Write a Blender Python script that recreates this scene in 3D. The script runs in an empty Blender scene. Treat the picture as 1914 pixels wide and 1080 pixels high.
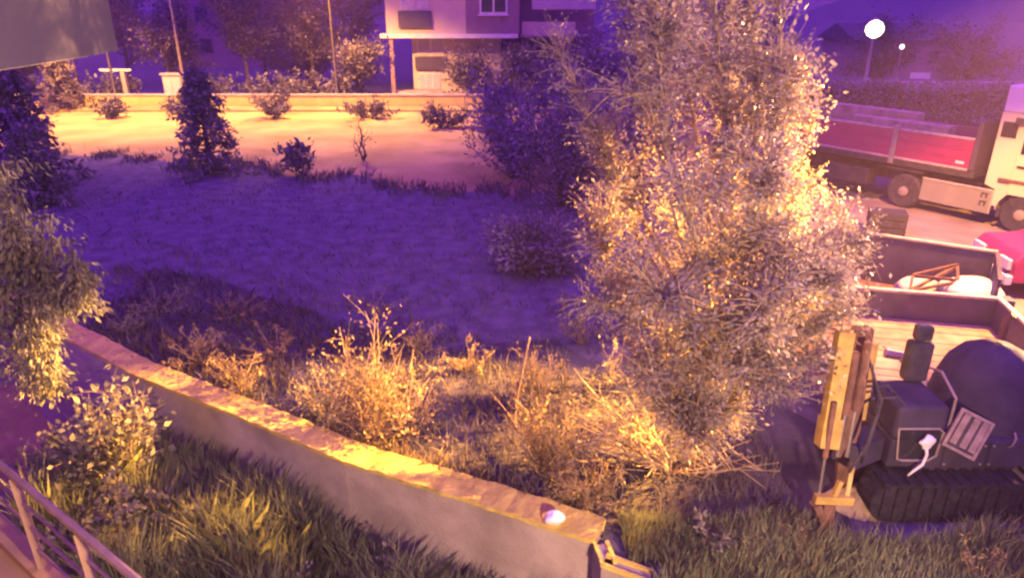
import bpy, math, random
import numpy as np
from mathutils import Vector, Matrix

random.seed(7)
rng = np.random.default_rng(7)
R = math.radians
sc = bpy.context.scene
col = sc.collection

# ------------------------------------------------------------------ camera, sky, sun, exposure
CAM_H = 5.6
PITCH = math.atan(529 / 1300)
cd = bpy.data.cameras.new('camera'); cam = bpy.data.objects.new('camera', cd); col.objects.link(cam)
cam.location = (0, 0, CAM_H); cam.rotation_euler = (math.pi / 2 - PITCH, 0, 0)
cd.sensor_width = 36; cd.lens = 1300 / 1914 * 36; cd.clip_start = 0.05; cd.clip_end = 1500
sc.camera = cam

w = bpy.data.worlds.new('World'); sc.world = w; w.use_nodes = True
nt = w.node_tree; bg = nt.nodes['Background']
bg.inputs['Color'].default_value = (0.42, 0.085, 1.0, 1)      # violet night glow over the town
bg.inputs['Strength'].default_value = 0.36

sd = bpy.data.lights.new('moon', 'SUN'); so = bpy.data.objects.new('moon', sd); col.objects.link(so)
sd.energy = 4.2; sd.angle = R(110); sd.color = (0.37, 0.075, 1.0)
so.rotation_euler = (R(14), R(-6), 0); so.location = (0, 0, 60)

sc.view_settings.view_transform = 'Standard'; sc.view_settings.look = 'None'
sc.view_settings.exposure = 0; sc.view_settings.gamma = 1; sc.view_settings.use_curve_mapping = False
sc.cycles.use_denoising = True; sc.cycles.use_adaptive_sampling = True; sc.cycles.adaptive_threshold = 0.03
sc.cycles.pixel_filter_type = 'BLACKMAN_HARRIS'; sc.cycles.filter_width = 2.4
sc.cycles.max_bounces = 6; sc.cycles.diffuse_bounces = 3; sc.cycles.glossy_bounces = 2
sc.cycles.transmission_bounces = 4; sc.cycles.transparent_max_bounces = 6; sc.cycles.volume_bounces = 0
sc.cycles.sample_clamp_indirect = 4; sc.cycles.caustics_reflective = False; sc.cycles.caustics_refractive = False

SODIUM = (1.0, 0.43, 0.06)
P_YARD, P_FLOOD, P_SPOT, P_STREET, P_STREET2, P_HOUSE = 14500, 66000, 220000, 25000, 24000, 4800

# ------------------------------------------------------------------ laying out: where a sight line meets a level or a distance
_c, _s = math.cos(PITCH), math.sin(PITCH)
def _ray(px, py):
    u = (px - 957) / 1300; v = (540 - py) / 1300
    return Vector((u, _c + v * _s, -_s + v * _c))
def Zp(px, py, z=0.0):
    r = _ray(px, py); t = (z - CAM_H) / r.z
    return Vector((r.x * t, r.y * t, z))
def Yp(px, py, y):
    r = _ray(px, py); t = y / r.y
    return Vector((r.x * t, y, CAM_H + r.z * t))

# ------------------------------------------------------------------ materials
def mat(name, c, rough=0.8, var=0.25, scale=3.0, bump=0.0, bscale=20.0, metal=0.0, c2=None, spec=0.3, detail=6.0):
    m = bpy.data.materials.new(name); m.use_nodes = True
    t = m.node_tree; b = t.nodes['Principled BSDF']
    b.inputs['Roughness'].default_value = rough; b.inputs['Metallic'].default_value = metal
    b.inputs['Specular IOR Level'].default_value = spec
    tc = t.nodes.new('ShaderNodeTexCoord')
    n = t.nodes.new('ShaderNodeTexNoise'); n.inputs['Scale'].default_value = scale; n.inputs['Detail'].default_value = detail
    t.links.new(tc.outputs['Object'], n.inputs['Vector'])
    r = t.nodes.new('ShaderNodeValToRGB')
    a = [max(0, x * (1 - var)) for x in c]; e = c2 or [min(1, x * (1 + var)) for x in c]
    r.color_ramp.elements[0].position = 0.32; r.color_ramp.elements[1].position = 0.68
    r.color_ramp.elements[0].color = (*a, 1); r.color_ramp.elements[1].color = (*e, 1)
    t.links.new(n.outputs['Fac'], r.inputs['Fac']); t.links.new(r.outputs['Color'], b.inputs['Base Color'])
    if bump:
        n2 = t.nodes.new('ShaderNodeTexNoise'); n2.inputs['Scale'].default_value = bscale; n2.inputs['Detail'].default_value = 5
        t.links.new(tc.outputs['Object'], n2.inputs['Vector'])
        bp = t.nodes.new('ShaderNodeBump'); bp.inputs['Strength'].default_value = bump; bp.inputs['Distance'].default_value = 0.03
        t.links.new(n2.outputs['Fac'], bp.inputs['Height']); t.links.new(bp.outputs['Normal'], b.inputs['Normal'])
    return m

def leafmat(name, c, trans=0.4, rough=0.45, var=0.45, scale=1.3):
    m = mat(name, c, rough, var, scale, spec=0.4)
    t = m.node_tree; b = t.nodes['Principled BSDF']; o = t.nodes['Material Output']
    tr = t.nodes.new('ShaderNodeBsdfTranslucent'); mx = t.nodes.new('ShaderNodeMixShader'); mx.inputs[0].default_value = trans
    src = b.inputs['Base Color'].links[0].from_socket
    t.links.new(src, tr.inputs['Color'])
    t.links.new(b.outputs[0], mx.inputs[1]); t.links.new(tr.outputs[0], mx.inputs[2]); t.links.new(mx.outputs[0], o.inputs['Surface'])
    return m

def emit(name, c, s):
    m = bpy.data.materials.new(name); m.use_nodes = True
    b = m.node_tree.nodes['Principled BSDF']
    b.inputs['Base Color'].default_value = (*c, 1); b.inputs['Emission Color'].default_value = (*c, 1); b.inputs['Emission Strength'].default_value = s
    return m

def glassmat(name, c, rough=0.08):
    m = bpy.data.materials.new(name); m.use_nodes = True
    b = m.node_tree.nodes['Principled BSDF']
    b.inputs['Base Color'].default_value = (*c, 1); b.inputs['Roughness'].default_value = rough; b.inputs['Specular IOR Level'].default_value = 0.8
    return m

M = dict(
    soil=mat('soil', (0.115, 0.107, 0.145), 0.95, 0.32, 2.6, 1.0, 9.0, detail=9.0),
    shadesoil=mat('shade_dark_soil', (0.068, 0.064, 0.085), 0.95, 0.4, 1.1, 0.9, 6),
    garden=mat('garden_soil', (0.16, 0.13, 0.10), 0.95, 0.3, 1.5, 0.6, 9),
    gravel=mat('gravel', (0.36, 0.275, 0.115), 0.9, 0.3, 0.45, 0.6, 5),
    yard=mat('yard_dirt', (0.33, 0.26, 0.19), 0.95, 0.28, 0.9, 0.7, 7),
    concrete=mat('concrete', (0.42, 0.36, 0.34), 0.9, 0.28, 1.3, 0.25, 24),
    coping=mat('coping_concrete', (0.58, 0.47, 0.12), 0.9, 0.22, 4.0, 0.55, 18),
    plaster=mat('plaster', (0.60, 0.50, 0.38), 0.85, 0.06, 1.2, 0.1, 30),
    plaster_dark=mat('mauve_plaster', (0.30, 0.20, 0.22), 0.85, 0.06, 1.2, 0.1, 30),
    parapet=mat('parapet_paint', (0.085, 0.07, 0.11), 0.7, 0.08, 2),
    white=mat('white_paint', (0.75, 0.72, 0.70), 0.5, 0.08, 2),
    blind=mat('blind_fabric', (0.52, 0.45, 0.47), 0.8, 0.08, 3),
    glass=glassmat('window_glass', (0.03, 0.03, 0.04)),
    bark=mat('bark', (0.09, 0.075, 0.065), 0.9, 0.35, 9, 0.6, 30),
    barkpale=mat('pale_bark', (0.34, 0.28, 0.22), 0.9, 0.3, 9, 0.4, 30),
    twig=mat('dry_twig', (0.36, 0.27, 0.19), 0.9, 0.3, 5),
    leaf_tree=leafmat('silver_leaf', (0.29, 0.26, 0.30), 0.48, 0.4, 0.35, 2.0),
    leaf_olive=leafmat('olive_leaf', (0.25, 0.25, 0.22), 0.35),
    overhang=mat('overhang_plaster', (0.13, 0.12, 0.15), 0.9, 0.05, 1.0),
    field=leafmat('field_grass', (0.135, 0.12, 0.13), 0.2),
    leaf_hedge=leafmat('hedge_leaf', (0.26, 0.24, 0.28), 0.2),
    leaf_dark=leafmat('dark_leaf', (0.15, 0.14, 0.16), 0.1),
    leaf_far=leafmat('far_leaf', (0.17, 0.15, 0.16), 0.3, 0.6),
    leaf_dry=leafmat('dry_leaf', (0.34, 0.26, 0.15), 0.4),
    grass=leafmat('grass_blade', (0.24, 0.27, 0.17), 0.35, 0.5, 0.4, 0.8),
    straw=leafmat('dry_grass', (0.20, 0.16, 0.12), 0.4, 0.6, 0.35, 0.8),
    steel=mat('galvanised_steel', (0.42, 0.36, 0.31), 0.5, 0.15, 6, metal=0.3),
    polesteel=mat('pole_paint', (0.09, 0.08, 0.10), 0.6, 0.15, 6),
    wallcap=mat('yellowed_render', (0.52, 0.42, 0.16), 0.85, 0.12, 2),
    dimframe=mat('dim_frame', (0.22, 0.19, 0.2), 0.7, 0.1, 3),
    rail=mat('painted_rail', (0.45, 0.33, 0.28), 0.5, 0.12, 6),
    path=mat('path_clay', (0.26, 0.19, 0.08), 0.8, 0.15, 2, 0.2, 20),
    terrace=mat('terrace_tile', (0.50, 0.36, 0.20), 0.6, 0.15, 2),
    cabcream=mat('cab_paint', (0.76, 0.72, 0.45), 0.35, 0.04, 1, spec=0.5),
    cabwhite=mat('white_fairing', (0.85, 0.84, 0.82), 0.4, 0.03, 1, spec=0.5),
    red=mat('red_paint', (0.40, 0.03, 0.15), 0.45, 0.12, 2.0, spec=0.5),
    skirt=mat('skirt_paint', (0.30, 0.28, 0.24), 0.5, 0.1, 1.5),
    black=mat('black_rubber', (0.06, 0.055, 0.07), 0.85, 0.3, 8, 0.3, 40),
    track=mat('track_rubber', (0.03, 0.028, 0.036), 0.95, 0.4, 12, 0.5, 30, spec=.1),
    dark=mat('dark_metal', (0.06, 0.055, 0.065), 0.6, 0.3, 5),
    machine=mat('dark_machine_paint', (0.06, 0.052, 0.088), 0.8, 0.25, 3, 0.1, 20, spec=.1),
    yellow=mat('worn_yellow_paint', (0.50, 0.36, 0.10), 0.4, 0.25, 6, 0.15, 25),
    rust=mat('rusty_steel', (0.17, 0.095, 0.07), 0.75, 0.35, 7, 0.3, 30),
    chrome=mat('chrome_rod', (0.6, 0.57, 0.52), 0.25, 0.05, 3, metal=0.8),
    plank=mat('plank_wood', (0.46, 0.32, 0.19), 0.8, 0.25, 4, 0.3, 30),
    tray=mat('trailer_paint', (0.095, 0.08, 0.115), 0.6, 0.2, 3),
    rimpale=mat('worn_pale_rim', (0.55, 0.46, 0.37), 0.6, 0.2, 8),
    sheet=mat('white_sheet', (0.80, 0.78, 0.70), 0.6, 0.05, 3, 0.2, 6),
    bag=mat('white_plastic', (0.85, 0.84, 0.84), 0.4, 0.03, 5, 0.3, 20),
    wood=mat('weathered_wood', (0.36, 0.28, 0.23), 0.85, 0.25, 10, 0.3, 40),
    stone=mat('pale_stone', (0.62, 0.56, 0.48), 0.9, 0.15, 5, 0.4, 14),
    load=mat('timber_load', (0.42, 0.33, 0.26), 0.85, 0.25, 4, 0.3, 20),
    chrome_lamp=emit('lamp_lens', (1.0, 0.72, 0.38), 60),
    lens_off=emit('sodium_lens', (1.0, 0.66, 0.30), 30),
    dot=emit('small_lamp', (1.0, 0.75, 0.8), 4),
    taillamp=mat('tail_lamp_plastic', (0.8, 0.75, 0.75), 0.3, 0.03, 3),
)

# ------------------------------------------------------------------ mesh helpers
class MB:
    def __init__(s): s.v = []; s.f = []
    def add(s, vs, fs):
        o = len(s.v); s.v += [tuple(x) for x in vs]; s.f += [tuple(i + o for i in q) for q in fs]; return s
    def box(s, a, b, rz=0, piv=None, taper=1.0):
        x0, y0, z0 = a; x1, y1, z1 = b
        cx, cy = (x0 + x1) / 2, (y0 + y1) / 2
        def tp(x, y): return (cx + (x - cx) * taper, cy + (y - cy) * taper)
        vs = [(x0, y0, z0), (x1, y0, z0), (x1, y1, z0), (x0, y1, z0)] + [(*tp(x, y), z1) for x, y in ((x0, y0), (x1, y0), (x1, y1), (x0, y1))]
        if rz:
            p = Vector(piv or ((cx), (cy), 0)); m = Matrix.Rotation(rz, 3, 'Z')
            vs = [m @ (Vector(v) - p) + p for v in vs]
        return s.add(vs, [(0, 3, 2, 1), (4, 5, 6, 7), (0, 1, 5, 4), (1, 2, 6, 5), (2, 3, 7, 6), (3, 0, 4, 7)])
    def hexa(s, p):     # eight corners, bottom four then top four
        return s.add(p, [(0, 3, 2, 1), (4, 5, 6, 7), (0, 1, 5, 4), (1, 2, 6, 5), (2, 3, 7, 6), (3, 0, 4, 7)])
    def tube(s, pts, r, n=6, cap=True):
        pts = [Vector(p) for p in pts]; rs = r if hasattr(r, '__len__') else [r] * len(pts)
        o = len(s.v); ref = None
        for i, p in enumerate(pts):
            d = (pts[min(i + 1, len(pts) - 1)] - pts[max(i - 1, 0)])
            d = d.normalized() if d.length > 1e-6 else Vector((0, 0, 1))
            if ref is None: ref = Vector((1, 0, 0)) if abs(d.x) < 0.8 else Vector((0, 1, 0))
            u = (ref - d * ref.dot(d)).normalized(); ref = u; q = d.cross(u)
            for k in range(n):
                a = 2 * math.pi * k / n
                s.v.append(tuple(p + (u * math.cos(a) + q * math.sin(a)) * rs[i]))
        for i in range(len(pts) - 1):
            for k in range(n):
                a = o + i * n + k; b = o + i * n + (k + 1) % n
                s.f.append((a, b, b + n, a + n))
        if cap:
            s.f.append(tuple(o + k for k in reversed(range(n)))); e = o + (len(pts) - 1) * n
            s.f.append(tuple(e + k for k in range(n)))
        return s
    def bar(s, a, b, wx, wz):       # square bar between two points
        a, b = Vector(a), Vector(b); d = (b - a).normalized()
        ref = Vector((0, 0, 1)) if abs(d.z) < 0.9 else Vector((0, 1, 0))
        u = d.cross(ref).normalized() * wx / 2; q = d.cross(u).normalized() * wz / 2
        return s.hexa([a - u - q, a + u - q, a + u + q, a - u + q, b - u - q, b + u - q, b + u + q, b - u + q])
    def lathe(s, prof, axis_o, axis_d, n=20):       # profile of (radius, along)
        d = Vector(axis_d).normalized(); ref = Vector((0, 0, 1)) if abs(d.z) < 0.9 else Vector((1, 0, 0))
        u = d.cross(ref).normalized(); q = d.cross(u); o = len(s.v); ao = Vector(axis_o)
        for r, h in prof:
            for k in range(n):
                a = 2 * math.pi * k / n
                s.v.append(tuple(ao + d * h + (u * math.cos(a) + q * math.sin(a)) * r))
        for i in range(len(prof) - 1):
            for k in range(n):
                a = o + i * n + k; b = o + i * n + (k + 1) % n
                s.f.append((a, b, b + n, a + n))
        s.f.append(tuple(o + k for k in range(n))); e = o + (len(prof) - 1) * n
        s.f.append(tuple(e + k for k in reversed(range(n))))
        return s

def obj(name, mb, m, parent=None, bevel=0, smooth=False, sub=0):
    me = bpy.data.meshes.new(name)
    me.from_pydata(mb.v, [], mb.f); me.update()
    me.materials.append(m if not isinstance(m, str) else M[m])
    o = bpy.data.objects.new(name, me); col.objects.link(o)
    if parent: o.parent = parent
    if smooth:
        for p in me.polygons: p.use_smooth = True
    if bevel:
        b = o.modifiers.new('bevel', 'BEVEL'); b.width = bevel; b.segments = 2; b.limit_method = 'ANGLE'
    if sub:
        b = o.modifiers.new('sub', 'SUBSURF'); b.levels = sub; b.render_levels = sub
    return o

def tag(o, label, cat=None, group=None, kind=None):
    o['label'] = label
    if cat: o['category'] = cat
    if group: o['group'] = group
    if kind: o['kind'] = kind
    return o

def thing(name, label, cat, loc=(0, 0, 0), rz=0, group=None):
    o = bpy.data.objects.new(name, None); col.objects.link(o); o.location = loc; o.rotation_euler = (0, 0, rz); o.empty_display_size = 0.2
    return tag(o, label, cat, group)

def struct(name, mb, m, **k):
    o = obj(name, mb, m, **k); o['kind'] = 'structure'; return o

def quads(name, V, m, parent=None, n=4):
    """V: (leaves, n, 3) array -> one mesh of n-gons"""
    V = np.asarray(V, dtype=np.float32); L = V.shape[0]
    me = bpy.data.meshes.new(name)
    me.vertices.add(L * n); me.vertices.foreach_set('co', V.reshape(-1))
    me.loops.add(L * n); me.loops.foreach_set('vertex_index', np.arange(L * n, dtype=np.int32))
    me.polygons.add(L); me.polygons.foreach_set('loop_start', np.arange(0, L * n, n, dtype=np.int32))
    me.update(calc_edges=True); me.materials.append(M[m] if isinstance(m, str) else m)
    o = bpy.data.objects.new(name, me); col.objects.link(o)
    if parent: o.parent = parent
    return o

def leaf_quads(P, size, aspect=0.5, droop=0.0, D=None, jit=0.4):
    """kite-shaped leaves at points P with random directions"""
    P = np.asarray(P); n = len(P)
    d = rng.normal(size=(n, 3)) if D is None else np.asarray(D) + rng.normal(size=(n, 3)) * 0.6
    d[:, 2] -= droop
    d /= np.linalg.norm(d, axis=1, keepdims=True) + 1e-9
    q = rng.normal(size=(n, 3)); q -= d * (q * d).sum(1, keepdims=True); q /= np.linalg.norm(q, axis=1, keepdims=True) + 1e-9
    s = size * (1 + jit * rng.uniform(-1, 1, size=(n, 1)))
    nn = np.cross(d, q) * s * 0.12
    return np.stack([P, P + d * s * 0.45 + q * s * aspect * 0.5 + nn, P + d * s, P + d * s * 0.45 - q * s * aspect * 0.5 + nn], axis=1)

def poly_at(pts, t):
    t = max(0, min(0.9999, t)) * (len(pts) - 1); i = int(t); f = t - i
    return pts[i].lerp(pts[i + 1], f)

# ------------------------------------------------------------------ the ground, the road and the garden below the wall
WT = 0.15                                  # top of the retaining wall
near_px = ((110, 625), (250, 700), (440, 775), (640, 860), (880, 935), (1110, 1010))
WN = [Zp(*q, WT) for q in near_px]
d0 = (WN[0] - WN[1]).normalized()
WN = [WN[0] + d0 * 26, WN[0] + d0 * 9] + WN
def offs(pts, t):
    out = []
    for i, p in enumerate(pts):
        d = (pts[min(i + 1, len(pts) - 1)] - pts[max(i - 1, 0)]).normalized()
        out.append(p + Vector((-d.y, d.x, 0)) * t)
    return out
WF = offs(WN, 0.42)
cor = Vector((WN[-1].x + 0.02, WN[-1].y, 0))
edge = [(p.x, p.y, 0) for p in offs(WN, 0.21)] + [(1.02, 5.80, 0), (1.46, 5.56, 0), (1.55, -12, 0)]
g = MB(); g.add(edge + [(160, -12, 0), (420, 420, 0), (-420, 420, 0), (-420, edge[0][1] + 200, 0)], [tuple(range(len(edge) + 4))])
struct('ground', g, 'soil')
g = MB(); g.add([(-60, -14, -1.1), (3.2, -14, -1.1), (3.2, 46, -1.1), (-60, 46, -1.1)], [(0, 1, 2, 3)])
struct('garden_ground', g, 'garden')

g = MB(); rn = [(-60, 36), (-30, 30.6), (-19.5, 28.6), (-14, 26.9), (-10, 25.6), (-6, 24.0), (-3, 22.8), (0, 21.9), (4, 21.6), (9, 22.5)]
rn2 = []
for (xa, ya), (xb_, yb_) in zip(rn, rn[1:]):
    n_s = max(2, int((xb_ - xa) / .45))
    for k in range(n_s):
        f_ = k / n_s; rn2.append((xa + (xb_ - xa) * f_, ya + (yb_ - ya) * f_ + .55 * math.sin(xa * 3 + f_ * 5) + random.uniform(-.28, .28)))
rn2.append(rn[-1])
g.add([(x, y, 0.004) for x, y in rn2] + [(22, 40.4, 0.004), (-60, 40.4, 0.004)], [tuple(range(len(rn2) + 2))])
struct('gravel_road', g, 'gravel')
g = MB(); g.add([(4.6, 8.2, .004), (5.2, 7.7, .004), (7.0, 7.6, .004), (30, 7.4, .004), (40, 21, .004), (9.2, 21.3, .004), (7.0, 15.5, .004), (5.0, 11, .004)], [tuple(range(8))])
struct('yard_dirt', g, 'yard')
g = MB(); g.box((-60, 40.4, 0), (22, 41.9, 0.12)); struct('pavement', g, 'gravel')

# ------------------------------------------------------------------ retaining wall with its rough coping
rw = thing('retaining_wall', 'long low concrete retaining wall with a rough lit top, running across the front', 'wall', (0, 0, 0))
def strip(name, a, b, z0, z1, m, n=10, rough=0.0):
    mb = MB(); A = []; B = []
    for i in range(len(a) - 1):
        for k in range(n):
            A.append(a[i].lerp(a[i + 1], k / n)); B.append(b[i].lerp(b[i + 1], k / n))
    A.append(a[-1]); B.append(b[-1])
    vs = []
    for p, q in zip(A, B):
        j = [random.uniform(-rough, rough) for _ in range(4)]
        dn = (p - q).normalized()
        p = p + dn * j[0]; q = q - dn * j[1]
        vs += [(p.x, p.y, z0), (q.x, q.y, z0), (q.x, q.y, z1 + j[2]), (p.x, p.y, z1 + j[3])]
    fs = []
    for i in range(len(A) - 1):
        o = i * 4
        for k in range(4): fs.append((o + k, o + 4 + k, o + 4 + (k + 1) % 4, o + (k + 1) % 4))
    fs += [(0, 1, 2, 3), tuple(len(vs) - 4 + k for k in (3, 2, 1, 0))]
    mb.add(vs, fs); return obj(name, mb, m, rw)
strip('wall_face', offs(WN, 0.03), offs(WN, 0.40), -1.4, WT - 0.05, 'concrete', 2)
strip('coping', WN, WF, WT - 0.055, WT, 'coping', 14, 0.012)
# the kinked broken end of the wall: two short returns, each with a thin double edge
K = [Vector((0.90, 6.05, 0)), Vector((0.95, 5.74, 0)), Vector((1.40, 5.50, 0)), Vector((1.47, -6, 0))]
for i in range(3):
    a, b = K[i], K[i + 1]; d = (b - a).normalized(); nrm = Vector((-d.y, d.x, 0))
    t = 0.16
    if i == 0: a = a - d * 0.0
    mb = MB()
    p = [a + nrm * 0.0, b + nrm * 0.0, b + nrm * t, a + nrm * t]
    mb.hexa([(q.x, q.y, -1.4) for q in p] + [(q.x, q.y, WT - 0.06) for q in p]); obj('wall_return', mb, 'concrete', rw)
    for o_, tt in ((-0.012, 0.035), (t - 0.03, 0.04)):
        mb = MB()
        p = [a + nrm * o_, b + nrm * o_, b + nrm * (o_ + tt), a + nrm * (o_ + tt)]
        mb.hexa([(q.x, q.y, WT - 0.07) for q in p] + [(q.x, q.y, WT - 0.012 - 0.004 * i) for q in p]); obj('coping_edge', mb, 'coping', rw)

# soil sheet behind the wall, with the shade there put into its dark colour
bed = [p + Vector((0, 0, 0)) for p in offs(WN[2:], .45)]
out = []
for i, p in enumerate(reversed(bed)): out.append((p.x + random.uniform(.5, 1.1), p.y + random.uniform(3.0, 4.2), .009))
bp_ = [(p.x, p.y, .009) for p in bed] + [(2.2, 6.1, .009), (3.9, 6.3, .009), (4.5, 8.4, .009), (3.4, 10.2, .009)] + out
g = MB(); g.add(bp_, [tuple(range(len(bp_)))]); struct('shade_soil_sheet', g, 'shadesoil')
# white stone lying on the wall top
def blob(name, c, r, m, parent=None, seed=0, sub=1, n=10, amp=0.25):
    rr = random.Random(seed); mb = MB(); vs = []; fs = []
    rows = 6
    for i in range(1, rows):
        th = math.pi * i / rows
        for k in range(n):
            a = 2 * math.pi * k / n; q = 1 + rr.uniform(-amp, amp)
            vs.append((c[0] + r[0] * q * math.sin(th) * math.cos(a), c[1] + r[1] * q * math.sin(th) * math.sin(a), c[2] + r[2] * q * math.cos(th)))
    for i in range(rows - 2):
        for k in range(n):
            a = i * n + k; b = i * n + (k + 1) % n; fs.append((a, a + n, b + n, b))
    t = len(vs); vs += [(c[0], c[1], c[2] + r[2]), (c[0], c[1], c[2] - r[2])]
    for k in range(n):
        fs.append((t, k, (k + 1) % n)); o = (rows - 2) * n; fs.append((t + 1, o + (k + 1) % n, o + k))
    mb.add(vs, fs); return obj(name, mb, m, parent, smooth=True, sub=sub)
p = Zp(1035, 975, WT)
tag(blob('crumpled_bag', (p.x, p.y, WT + 0.06), (0.13, 0.10, 0.085), 'bag', seed=3, amp=0.3), 'bright white crumpled plastic bag lying on the wall top near its end', 'bag')

# ------------------------------------------------------------------ trees and shrubs
def make_limbs(mb, limbs, r0, r1, n=6):
    for L in limbs:
        m = len(L); mb.tube(L, [r0 + (r1 - r0) * (i / (m - 1)) for i in range(m)], n)

def wiggle(a, b, n, amp):
    a, b = Vector(a), Vector(b); out = []
    for i in range(n + 1):
        t = i / n; j = 0 if i in (0,) else amp
        out.append(a.lerp(b, t) + Vector((random.uniform(-j, j), random.uniform(-j, j), random.uniform(-j, j) * 0.5)))
    return out

def twig_leaves(limbs, ntw, tl, lpt, spread=0.05, t0=0.15, up=0.35, twigs=None, tr=0.006, ok=None):
    """leaf points along random twigs that leave the limbs"""
    P = []; D = []
    for _ in range(ntw):
        L = random.choice(limbs); t = t0 + (1 - t0) * random.random() ** 0.8
        p = poly_at(L, t); q = poly_at(L, min(1, t + 0.08)); ax = (q - p); ax = ax.normalized() if ax.length > 1e-5 else Vector((0, 0, 1))
        d = Vector((random.gauss(0, 1), random.gauss(0, 1), random.gauss(0, 1) * 0.7 + up)) + ax * 0.7; d.normalize()
        ln = tl * random.uniform(0.5, 1.3); e = p + d * ln
        if ok is not None and not ok(e): continue
        if twigs is not None: twigs.tube([p, p + d * ln * .5 + Vector((0, 0, .02)), e], [tr, tr * .7, tr * .35], 3, False)
        for k in range(lpt):
            f = (k + random.random()) / lpt
            P.append(p + d * ln * f + Vector((random.gauss(0, spread), random.gauss(0, spread), random.gauss(0, spread)))); D.append(d)
    return np.array([tuple(x) for x in P]), np.array([tuple(x) for x in D])

def shrub(name, label, cat, base, h, r, nst, nleaf, lsize, lm, sm='twig', group=None, up=0.9, droop=0.1, stem_r=0.012, aspect=0.5, tl=None, lean=(0, 0), part='foliage', ragged=0.25):
    t = thing(name, label, cat, base, 0, group)
    limbs = []; mb = MB()
    for i in range(nst):
        a = random.uniform(0, 2 * math.pi); rr = r * math.sqrt(random.random()); hh = h * random.uniform(1 - ragged * 2, 1 + ragged * .4)
        L = wiggle((random.uniform(-.1, .1) * r, random.uniform(-.1, .1) * r, -0.03), (rr * math.cos(a) + lean[0], rr * math.sin(a) + lean[1], hh * (1 - 0.35 * (rr / r) ** 2)), 4, 0.06 * h)
        L[0] = Vector((L[0].x, L[0].y, -0.03)); limbs.append(L)
    make_limbs(mb, limbs, stem_r, stem_r * 0.35, 4)
    lpt = 7; P, D = twig_leaves(limbs, max(4, nleaf // lpt), tl or 0.28 * h, lpt, 0.04 * h, 0.2, up * 0.4, mb, stem_r * 0.3)
    P[:, 2] = np.maximum(P[:, 2], 0.02)
    obj('stems', mb, sm, t)
    quads(part, leaf_quads(P, lsize, aspect, droop, D), lm, t)
    return t

# --- the big silvery tree in the middle right
TB = Zp(1285, 868, 0)
t = thing('silvery_tree', 'big pale-leaved tree lit from the right, taking up the right middle of the view', 'tree', (TB.x, TB.y, 0))
def L3(*pts): return [Yp(a, b, y) - Vector((TB.x, TB.y, 0)) for a, b, y in pts]
O = (1340, 660, 7.9)
main = [
    L3(O, (1240, 480, 8.3), (1135, 290, 8.6), (1075, 160, 8.8), (1030, 75, 9.0)),
    L3(O, (1265, 420, 8.0), (1215, 210, 8.0), (1190, 60, 8.1), (1190, -90, 8.2)),
    L3(O, (1325, 400, 8.6), (1290, 180, 9.0), (1280, 0, 9.2), (1275, -140, 9.4)),
    L3(O, (1400, 410, 7.8), (1420, 170, 7.6), (1395, -40, 7.5), (1380, -160, 7.5)),
    L3(O, (1430, 460, 8.6), (1465, 260, 9.0), (1500, 110, 9.4)),
    L3(O, (1455, 520, 8.0), (1490, 330, 8.0), (1535, 180, 8.2)),
    L3(O, (1490, 590, 7.5), (1560, 490, 7.2), (1625, 425, 7.1)),
    L3(O, (1430, 650, 7.1), (1530, 610, 6.8), (1610, 580, 6.7)),
    L3(O, (1420, 690, 7.0), (1480, 670, 6.8), (1520, 670, 6.7)),
    L3(O, (1240, 600, 7.6), (1150, 480, 7.5), (1105, 400, 7.5)),
    L3(O, (1260, 640, 7.2), (1160, 580, 7.0), (1090, 560, 6.9)),
    L3(O, (1390, 500, 6.9), (1420, 380, 6.4), (1440, 300, 6.2)),
    L3(O, (1320, 520, 6.9), (1290, 400, 6.5), (1270, 330, 6.4)),
    L3(O, (1420, 560, 9.2), (1470, 430, 10.0), (1490, 330, 10.4)),
    L3(O, (1300, 560, 9.0), (1260, 430, 10.0), (1240, 330, 10.4)),
    L3(O, (1380, 680, 6.8), (1430, 720, 6.5), (1480, 740, 6.4)),
    L3(O, (1300, 690, 6.9), (1250, 690, 6.6), (1200, 700, 6.5)),
    L3(O, (1360, 620, 6.6), (1400, 600, 6.1), (1430, 620, 5.9)),
    L3(O, (1450, 560, 6.6), (1520, 520, 6.2), (1560, 520, 6.1)),
    L3(O, (1300, 620, 6.6), (1260, 560, 6.2), (1230, 560, 6.0)),
    L3(O, (1350, 420, 7.6), (1355, 220, 7.5), (1340, 60, 7.5), (1330, -110, 7.5)),
    L3(O, (1370, 430, 9.0), (1370, 200, 9.6), (1365, 20, 9.8), (1350, -120, 9.9)),
    L3(O, (1290, 420, 7.2), (1240, 260, 7.0), (1235, 120, 7.0), (1235, -60, 7.0)),
    L3(O, (1200, 460, 8.4), (1140, 330, 8.6), (1120, 240, 8.7)),
    L3(O, (1430, 400, 7.4), (1450, 240, 7.2), (1460, 60, 7.1), (1450, -80, 7.0)),
    L3((1320, 760, 7.6), (1280, 770, 7.0), (1240, 790, 6.7)),
    L3((1320, 760, 7.6), (1350, 770, 6.9), (1390, 780, 6.6)),
    L3((1320, 760, 7.6), (1230, 740, 7.3), (1150, 720, 7.0)),
    L3((1320, 780, 7.6), (1310, 800, 6.9), (1320, 840, 6.7)),
]
mb = MB(); tw = MB()
mb.tube([(0, 0, -0.1), (0.02, 0.05, 0.4), tuple(Yp(1310, 760, 7.7) - Vector((TB.x, TB.y, 0))), tuple(main[0][0])], [0.11, 0.09, 0.085, 0.08], 8)
make_limbs(mb, main, 0.036, 0.008, 6)
obj('trunk', mb, 'barkpale', t)
wts = [1.1, 1.6, 1.9, 1.9, 1.4, 1.3, 1.0, 1.1, 0.6, 0.8, 0.5, 1.1, 0.8, 1.0, 0.6, 0.9, 0.5, 0.9, 1.2, 0.7, 1.9, 1.6, 1.6, 1.4, 1.8, 0.1, 0.2, 0.2, 0.1]
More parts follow.
